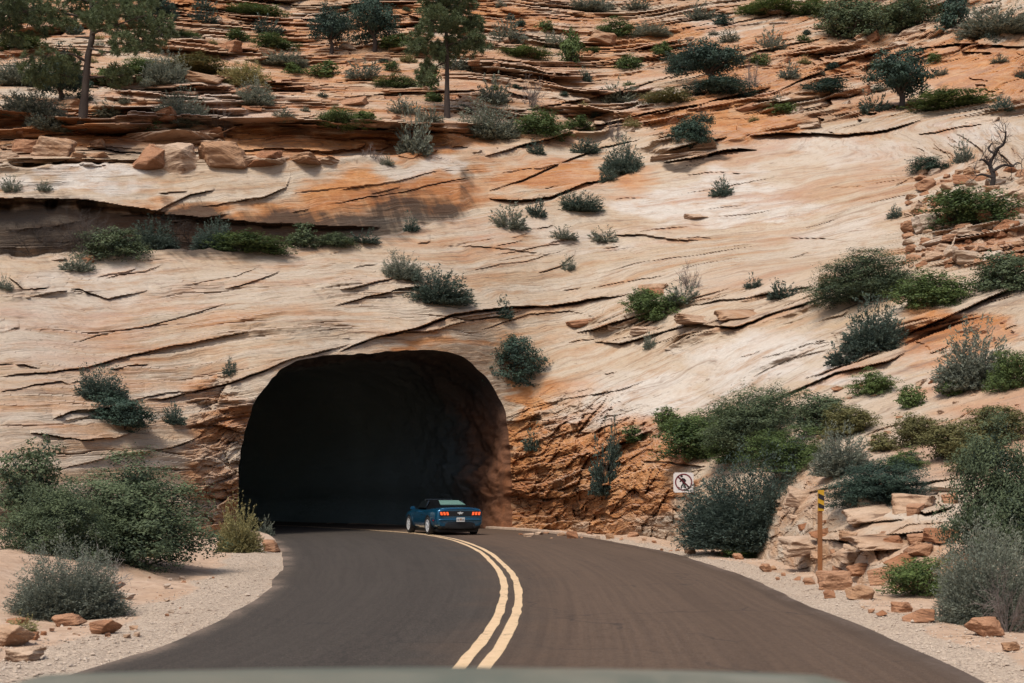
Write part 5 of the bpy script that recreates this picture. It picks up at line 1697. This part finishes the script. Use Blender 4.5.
def build_car():
    th = math.radians(20)
    R = Vector((-1.95, 46.9, 0.028))
    hd = Vector((-math.sin(th), math.cos(th), 0))
    t = thing('sports_car', 'metallic blue two door coupe with lit red tail lights entering the tunnel', 'car', R + hd * 2.39, th)
    def prof(w, zb, zm, zbelt, zd, ins=.0):
        return [(0, zb), (w * .62, zb), (w * .92, zb + .05), (w * .985, zb + .18), (w, zm), (w * .985, zbelt - .09), (w * .95, zbelt), (w * .80, zd), (w * .45, zd + .025), (0, zd + .03)]
    st = [(-2.40, prof(.80, .34, .60, .90, .95)), (-2.385, prof(.885, .30, .60, .935, .985)), (-2.30, prof(.915, .26, .60, .95, 1.015)), (-2.05, prof(.945, .24, .60, .955, 1.03)),
          (-1.75, prof(.965, .22, .60, .95, 1.03)), (-1.35, prof(.970, .20, .60, .95, 1.02)), (-.7, prof(.945, .18, .58, .93, .97)), (.2, prof(.935, .18, .58, .92, .96)), (.9, prof(.94, .18, .60, .92, .98)),
          (1.35, prof(.955, .20, .62, .90, .97)), (1.8, prof(.945, .22, .60, .84, .90)), (2.15, prof(.90, .22, .56, .78, .83)), (2.33, prof(.80, .24, .52, .70, .75)), (2.40, prof(.66, .30, .50, .64, .68))]
    body = with_subsurf(obj('body', loft_mesh('body', st, M['car_blue']), t))
    # cabin
    def cab(w, zt, wb=.80, zb=.90):
        return [(0, zb), (wb, zb), (wb * .99, zb + .05), (w + (wb - w) * .3, zb + (zt - zb) * .6), (w, zt - .05), (w * .85, zt), (0, zt + .02)]
    cs = [(-1.78, cab(.72, 1.02, .74)), (-1.62, cab(.70, 1.06, .76)), (-1.1, cab(.62, 1.24, .79)), (-.62, cab(.585, 1.315, .80)), (-.1, cab(.58, 1.335, .80)), (.25, cab(.58, 1.31, .80)), (.72, cab(.66, 1.14, .79)), (1.05, cab(.72, 1.0, .76))]
    with_subsurf(obj('roof', loft_mesh('roof', cs, M['roof_black']), t))
    poly_part('rear_window', [(-.50, -1.50, 1.12), (.50, -1.50, 1.12), (.40, -.92, 1.28), (-.40, -.92, 1.28)], M['rear_glass'], t, .03, (0, -.35, .93))
    poly_part('windscreen', [(.62, .80, 1.10), (-.62, .80, 1.10), (-.54, .33, 1.33), (.54, .33, 1.33)], M['car_glass'], t, .03, (0, .45, .9))
    for s in (-1, 1):
        poly_part('side_window', [(s * .775, -.55, 1.0), (s * .775, .55, 1.0), (s * .66, .28, 1.27), (s * .64, -.5, 1.29)], M['car_glass'], t, .045, (s, 0, .35))
        box_part('wing_mirror', (s * 1.02, .55, 1.0), (.20, .10, .13), M['car_blue'], t, .035)
        box_part('door_handle', (s * .955, -.45, .80), (.03, .18, .03), M['car_blue'], t, .01)
    box_part('underbody', (0, 0, .19), (1.62, 4.3, .16), M['car_black'], t, .04)
    # spoiler lip and tail
    sp = loft_mesh('spoiler', [(-2.43, [(0, 1.005), (.40, 1.0), (.78, .985), (.80, 1.0), (.40, 1.03), (0, 1.035)]), (-2.30, [(0, 1.0), (.42, .995), (.80, .98), (.82, 1.01), (.42, 1.045), (0, 1.05)]), (-2.12, [(0, 1.0), (.42, .995), (.80, .98), (.81, 1.005), (.42, 1.04), (0, 1.045)])], M['car_blue'])
    with_subsurf(obj('spoiler', sp, t), 1)
    box_part('tail_panel', (0, -2.405, .815), (1.50, .035, .185), M['car_black'], t, .012)
    for s in (-1, 1):
        lamp = box_part('tail_light', (s * .625, -2.424, .815), (.35, .012, .135), M['car_black'], t, .004)
        for k in range(3):
            cx = s * (.505 + .118 * k)
            poly_part('lamp_bar', [(cx - .036 - s * .012, -2.432, .758), (cx + .036 - s * .012, -2.432, .758), (cx + .036 + s * .012, -2.432, .872), (cx - .036 + s * .012, -2.432, .872)], M['tail'], lamp, .022, (0, -1, 0))
        box_part('side_marker', (s * .955, -2.06, .56), (.03, .14, .045), M['reflector_red'], t, .008)
        bm = bmesh.new()
        bmesh.ops.create_cone(bm, cap_ends=True, segments=20, radius1=.05, radius2=.05, depth=.14, matrix=Matrix.Translation((s * .55, -2.40, .33)) @ Matrix.Rotation(math.pi / 2, 4, 'X'))
        bm_obj('exhaust_tip', bm, M['car_black'], t, smooth=False)
    # running horse emblem, a small silhouette of plates
    hp = [(-.085, .006), (-.06, .020), (-.03, .018), (.0, .034), (.03, .018), (.085, .020), (.060, .002), (.040, -.006), (.052, -.024), (.024, -.010), (-.006, -.012), (-.026, -.032), (-.030, -.008), (-.055, -.004)]
    poly_part('emblem', [(x * 1.5, -2.424, .822 + z * 1.9) for x, z in hp], M['plate'], t, .012, (0, -1, 0))
    # bumper: bright crease, dark lower valance, plate
    cr = loft_mesh('bumper', [(-2.455, [(0, .555), (.50, .555), (.80, .56), (.80, .60), (.50, .605), (0, .605)]), (-2.42, [(0, .535), (.50, .535), (.85, .54), (.86, .62), (.50, .64), (0, .64)]), (-2.25, [(0, .53), (.55, .53), (.93, .54), (.94, .62), (.55, .65), (0, .65)])], M['car_blue'])
    with_subsurf(obj('bumper', cr, t), 2)
    dv = loft_mesh('diffuser', [(-2.43, [(0, .24), (.60, .24), (.74, .28), (.78, .46), (.60, .50), (0, .50)]), (-2.30, [(0, .20), (.66, .20), (.86, .26), (.90, .46), (.66, .50), (0, .50)]), (-2.1, [(0, .18), (.66, .18), (.88, .24), (.92, .40), (.66, .46), (0, .46)])], M['car_black'])
    with_subsurf(obj('diffuser', dv, t), 1)
    pl = box_part('number_plate', (0, -2.475, .585), (.33, .016, .165), M['plate'], t, .006)
    box_part('plate_mark', (0, -2.487, .595), (.075, .006, .075), M['plate_mark'], pl, .002)
    for k in (-.115, -.075, .075, .115):
        box_part('plate_character', (k, -2.487, .582), (.024, .006, .062), M['plate_ink'], pl, .001)
    # wheels
    bmt = bmesh.new()
    prof_t = [(.215, -.105), (.30, -.12), (.335, -.10), (.345, -.05), (.345, .05), (.335, .10), (.30, .12), (.215, .105)]
    seg_ = 36
    rg = []
    for k in range(seg_):
        a = 2 * math.pi * k / seg_
        rg.append([bmt.verts.new((x, r * math.cos(a), r * math.sin(a))) for r, x in prof_t])
    for k in range(seg_):
        for j in range(len(prof_t)):
            bmt.faces.new([rg[k][j], rg[(k + 1) % seg_][j], rg[(k + 1) % seg_][(j + 1) % len(prof_t)], rg[k][(j + 1) % len(prof_t)]])
    tyre = bpy.data.meshes.new('tyre'); bmt.to_mesh(tyre); bmt.free(); tyre.materials.append(M['tyre']); tyre.shade_smooth()
    bmr = bmesh.new()
    def ring(r0, r1, x0, x1):
        a_ = []
        for k in range(seg_):
            a = 2 * math.pi * k / seg_
            a_.append([bmr.verts.new((x, r * math.cos(a), r * math.sin(a))) for r, x in ((r0, x0), (r1, x0), (r1, x1), (r0, x1))])
        for k in range(seg_):
            for j in range(4):
                bmr.faces.new([a_[k][j], a_[(k + 1) % seg_][j], a_[(k + 1) % seg_][(j + 1) % 4], a_[k][(j + 1) % 4]])
    ring(.205, .232, -.11, .118)
    for k in range(5):
        a = 2 * math.pi * k / 5
        for da in (-.13, .13):
            bm_box(bmr, (.098, .135 * math.cos(a + da), .135 * math.sin(a + da)), (.03, .19, .026), Matrix.Rotation(a + da * 1.1, 4, 'X'))
    bmesh.ops.create_cone(bmr, cap_ends=True, segments=20, radius1=.05, radius2=.045, depth=.05, matrix=Matrix.Translation((.095, 0, 0)) @ Matrix.Rotation(math.pi / 2, 4, 'Y'))
    rim_ = bpy.data.meshes.new('rim'); bmr.to_mesh(rim_); bmr.free(); rim_.materials.append(M['alloy']); rim_.shade_flat()
    bmd = bmesh.new()
    bmesh.ops.create_cone(bmd, cap_ends=True, segments=32, radius1=.2, radius2=.2, depth=.03, matrix=Matrix.Translation((.03, 0, 0)) @ Matrix.Rotation(math.pi / 2, 4, 'Y'))
    disc = bpy.data.meshes.new('brake_disc'); bmd.to_mesh(disc); bmd.free(); disc.materials.append(M['car_black'])
    bma = bmesh.new()
    arc = []
    for k in range(25):
        a = math.radians(-18 + 216 * k / 24)
        arc.append([bma.verts.new((x, r * math.cos(a), r * math.sin(a))) for r, x in ((.36, 0), (.405, 0), (.405, .012), (.36, .012))])
    for k in range(24):
        for j in range(4):
            bma.faces.new([arc[k][j], arc[k + 1][j], arc[k + 1][(j + 1) % 4], arc[k][(j + 1) % 4]])
    arch = bpy.data.meshes.new('wheel_arch'); bma.to_mesh(arch); bma.free(); arch.materials.append(M['car_black'])
    for y in (-1.37, 1.36):
        for s in (-1, 1):
            wo = obj('wheel', tyre, t)
            wo.location = (s * .865, y, .345)
            if s < 0: wo.rotation_euler = (0, 0, math.pi)
            obj('rim', rim_, wo); obj('brake_disc', disc, wo)
            a_ = obj('wheel_arch', arch, t); a_.location = (s * .968, y, .345)
            if s < 0: a_.rotation_euler = (0, 0, math.pi)
    return t
build_car()

# ------------------------------------------------------------------ no pedestrians sign
M['sign_white'] = simple('sign_white', (0.72, 0.68, 0.66), .55, 0, .07, 6)
M['sign_red'] = simple('sign_red', (0.16, 0.022, 0.032), .5, 0, .1, 10)
M['sign_black'] = simple('sign_black', (0.03, 0.022, 0.022), .55, 0, .1, 10)
M['galv'] = simple('galvanised_steel', (0.30, 0.29, 0.28), .5, .6, .15, 12)
dep = min(hill_point(px_, py_).y for px_ in range(672, 696, 2) for py_ in range(470, 496, 2)) - .06
pc = Vector(((683.5 - CX) / F * dep, dep, CAMH + (HY - 482.5) / F * dep))
sz = 20.0 * dep / F
sg = thing('road_sign', 'square white no pedestrians sign with red ring on the rock face', 'sign', pc, math.radians(-6))
bm = bmesh.new(); bm_box(bm, (0, 0, 0), (sz, .006, sz))
bmesh.ops.bevel(bm, geom=[e for e in bm.edges if abs(e.verts[0].co.y - e.verts[1].co.y) > .001], offset=.035, segments=4, affect='EDGES')
plate = bm_obj('plate', bm, M['sign_white'], sg)
def s2(x, y, lay): return (x * sz, -.003 - lay, y * sz)
def flat(name, polys, mat, lay):
    bm = bmesh.new()
    for pts in polys:
        f = bm.faces.new([bm.verts.new(s2(x, y, lay)) for x, y in pts])
    bmesh.ops.solidify(bm, geom=list(bm.faces), thickness=.002)
    return bm_obj(name, bm, mat, plate)
def nrm_(pts): return [((x - 462) / 385, (362 - y) / 385) for x, y in pts]
disc_ = lambda cx, cy, r, n=16: [(cx + r * math.cos(2 * math.pi * k / n), cy + r * math.sin(2 * math.pi * k / n)) for k in range(n)]
flat('figure', [nrm_(disc_(425, 240, 24)), nrm_([(418, 292), (448, 272), (492, 292), (494, 350), (482, 392), (440, 392), (436, 345)]), nrm_([(424, 296), (438, 316), (412, 352), (386, 348), (388, 334)]), nrm_([(486, 290), (512, 318), (506, 350), (490, 346)]),
     nrm_([(440, 388), (474, 388), (440, 430), (430, 478), (406, 478), (416, 420)]), nrm_([(456, 386), (484, 388), (500, 420), (516, 464), (494, 470), (480, 428)])], M['sign_black'], .004)
ringq = []
for k in range(48):
    a, b = 2 * math.pi * k / 48, 2 * math.pi * (k + 1) / 48
    ringq.append(nrm_([(464 + r * math.cos(x), 356 + r * math.sin(x)) for r, x in ((166, a), (166, b), (140, b), (140, a))]))
bm = bmesh.new()
for pts in ringq:
    bm.faces.new([bm.verts.new(s2(x, y, .004)) for x, y in pts])
bmesh.ops.remove_doubles(bm, verts=bm.verts, dist=1e-4)
bm_obj('ring', bm, M['sign_red'], plate)
flat('slash', [nrm_([(338, 252), (358, 230), (588, 452), (568, 474)])], M['sign_red'], .0085)
box_part('bracket', (0, .30, -.05), (.05, .60, .05), M['galv'], sg, .006)

# ------------------------------------------------------------------ striped marker post
M['post'] = simple('rusty_post', (0.30, 0.125, 0.045), .8, 0, .3, 9)
M['refl_yellow'] = simple('reflector_yellow', (0.62, 0.36, 0.03), .45, 0, .1, 12)
M['refl_black'] = simple('reflector_black', (0.02, 0.018, 0.022), .5, 0, .2, 12)
pb = ground_point(820, 583)
kk = pb.y / F
mp = thing('marker_post', 'slim rusty post with yellow and black striped top on the right verge', 'post', pb, .25)
Hp = 93 * kk
bm = bmesh.new(); bm_box(bm, (0, 0, Hp * .40 - .15), (.075, .05, Hp * .80 + .3), None)
bm_obj('post', bm, M['post'], mp, .008)
pw, ph = 6.6 * kk, 21 * kk
zc = Hp - ph / 2
bd = box_part('reflector_panel', (0, -.034, zc), (pw, .012, ph), M['refl_yellow'], mp, .003)
box_part('post_cap', (0, 0, Hp * .88), (.070, .046, Hp * .20), M['post'], mp, .006)
nst = 2
for i in range(nst):
    z0 = zc - ph / 2 + ph * (.06 + .46 * i)
    pts = [(-pw / 2, -.0425, z0 + ph * .10), (pw / 2, -.0425, z0 + ph * -.04 + (0.0 if i else .03)), (pw / 2, -.0425, z0 + ph * .19), (-pw / 2, -.0425, z0 + ph * .33)]
    poly_part('stripe', pts, M['refl_black'], bd, .003, (0, -1, 0))

# ------------------------------------------------------------------ front of the vehicle the picture was taken from
M['hood'] = simple('pale_teal_paint', (0.14, 0.165, 0.135), .45, .1, .05, 3, coat=.25)
M['hood_dark'] = simple('dark_teal_paint', (0.018, 0.07, 0.075), .35, .3, .1, 3, coat=.6)
ow = thing('vehicle', 'pale teal bonnet of the following vehicle along the bottom edge', 'car', (-.14, 0, 0), 0)
ys = np.linspace(.75, 2.36, 34); xs = np.linspace(-.86, .86, 41)
HV = []
for y in ys:
    for x in xs:
        e = abs(x) / .86
        z = 1.203 - .020 * e ** 2 - .05 * max(0, e - .82) / .18
        z += .018 * math.exp(-((2.02 - y) / .5) ** 2) * 0
        fr = max(0, (y - 2.16) / .2)
        z -= .11 * fr ** 2.2
        z -= .03 * (2.1 - y) * (1 if y < 2.1 else 0) * .2
        HV.append((x * (1 - .05 * max(0, (y - 1.6))), y, z))
hi = np.arange(len(ys) * len(xs)).reshape(len(ys), len(xs))
hq = np.stack([hi[:-1, :-1], hi[:-1, 1:], hi[1:, 1:], hi[1:, :-1]], -1).reshape(-1, 4)
obj('hood', np_mesh('hood', HV, hq, [M['hood']], smooth=True), ow)
box_part('front_panel', (0, 2.30, .84), (1.60, .12, .46), M['hood_dark'], ow, .04)
box_part('bumper', (0, 2.40, .50), (1.66, .20, .24), M['car_black'], ow, .06)
for s in (-1, 1):
    box_part('wing', (s * .86, 1.45, .92), (.16, 1.50, .42), M['hood_dark'], ow, .05)
    wo = obj('wheel', bpy.data.meshes['tyre'], ow); wo.location = (s * .80, 1.50, .36)
    if s < 0: wo.rotation_euler = (0, 0, math.pi)
    obj('rim', bpy.data.meshes['rim'], wo)
    bm = bmesh.new()
    bmesh.ops.create_uvsphere(bm, u_segments=20, v_segments=10, radius=.11, matrix=Matrix.Translation((s * .62, 2.34, .90)) @ Matrix.Scale(.35, 4, (0, 1, 0)))
    bm_obj('headlight', bm, M['chrome'], ow, smooth=True)

# ------------------------------------------------------------------ light, sky, camera
SUN_EL, SUN_AZ = math.radians(60), math.radians(215)     # azimuth clockwise from +Y
world = bpy.data.worlds.new('World'); scene.world = world
world.use_nodes = True
nt = world.node_tree; nt.nodes.clear()
wo_ = nt.nodes.new('ShaderNodeOutputWorld'); bg = nt.nodes.new('ShaderNodeBackground'); sky = nt.nodes.new('ShaderNodeTexSky')
sky.sky_type = 'NISHITA'; sky.sun_disc = False
sky.sun_elevation = SUN_EL; sky.sun_rotation = SUN_AZ
sky.air_density = 1.0; sky.dust_density = 4.0; sky.ozone_density = 1.0
bg.inputs['Strength'].default_value = 0.12
nt.links.new(sky.outputs[0], bg.inputs[0]); nt.links.new(bg.outputs[0], wo_.inputs[0])
sl_ = bpy.data.lights.new('sun', 'SUN'); sl_.energy = 2.8; sl_.angle = math.radians(17); sl_.color = (1.0, .93, .84)
so = bpy.data.objects.new('sun', sl_); COL.objects.link(so)
sd = Vector((math.sin(SUN_AZ) * math.cos(SUN_EL), math.cos(SUN_AZ) * math.cos(SUN_EL), math.sin(SUN_EL)))
so.rotation_euler = sd.to_track_quat('Z', 'Y').to_euler()
so.location = (0, -20, 60)

cam = bpy.data.cameras.new('camera')
cam.sensor_width = 36.0; cam.sensor_fit = 'HORIZONTAL'
cam.lens = F / 1024 * 36.0
cam.shift_y = (HY - 341.5) / 1024
cam.clip_start = .05; cam.clip_end = 2000
cam.dof.use_dof = True; cam.dof.focus_distance = 46; cam.dof.aperture_fstop = 4.0
co_ = bpy.data.objects.new('camera', cam); COL.objects.link(co_)
co_.location = (0, 0, CAMH); co_.rotation_euler = (math.pi / 2, 0, 0)
scene.camera = co_

scene.view_settings.view_transform = 'Standard'
scene.view_settings.look = 'None'
scene.view_settings.exposure = 0
scene.view_settings.gamma = 1
scene.cycles.max_bounces = 6
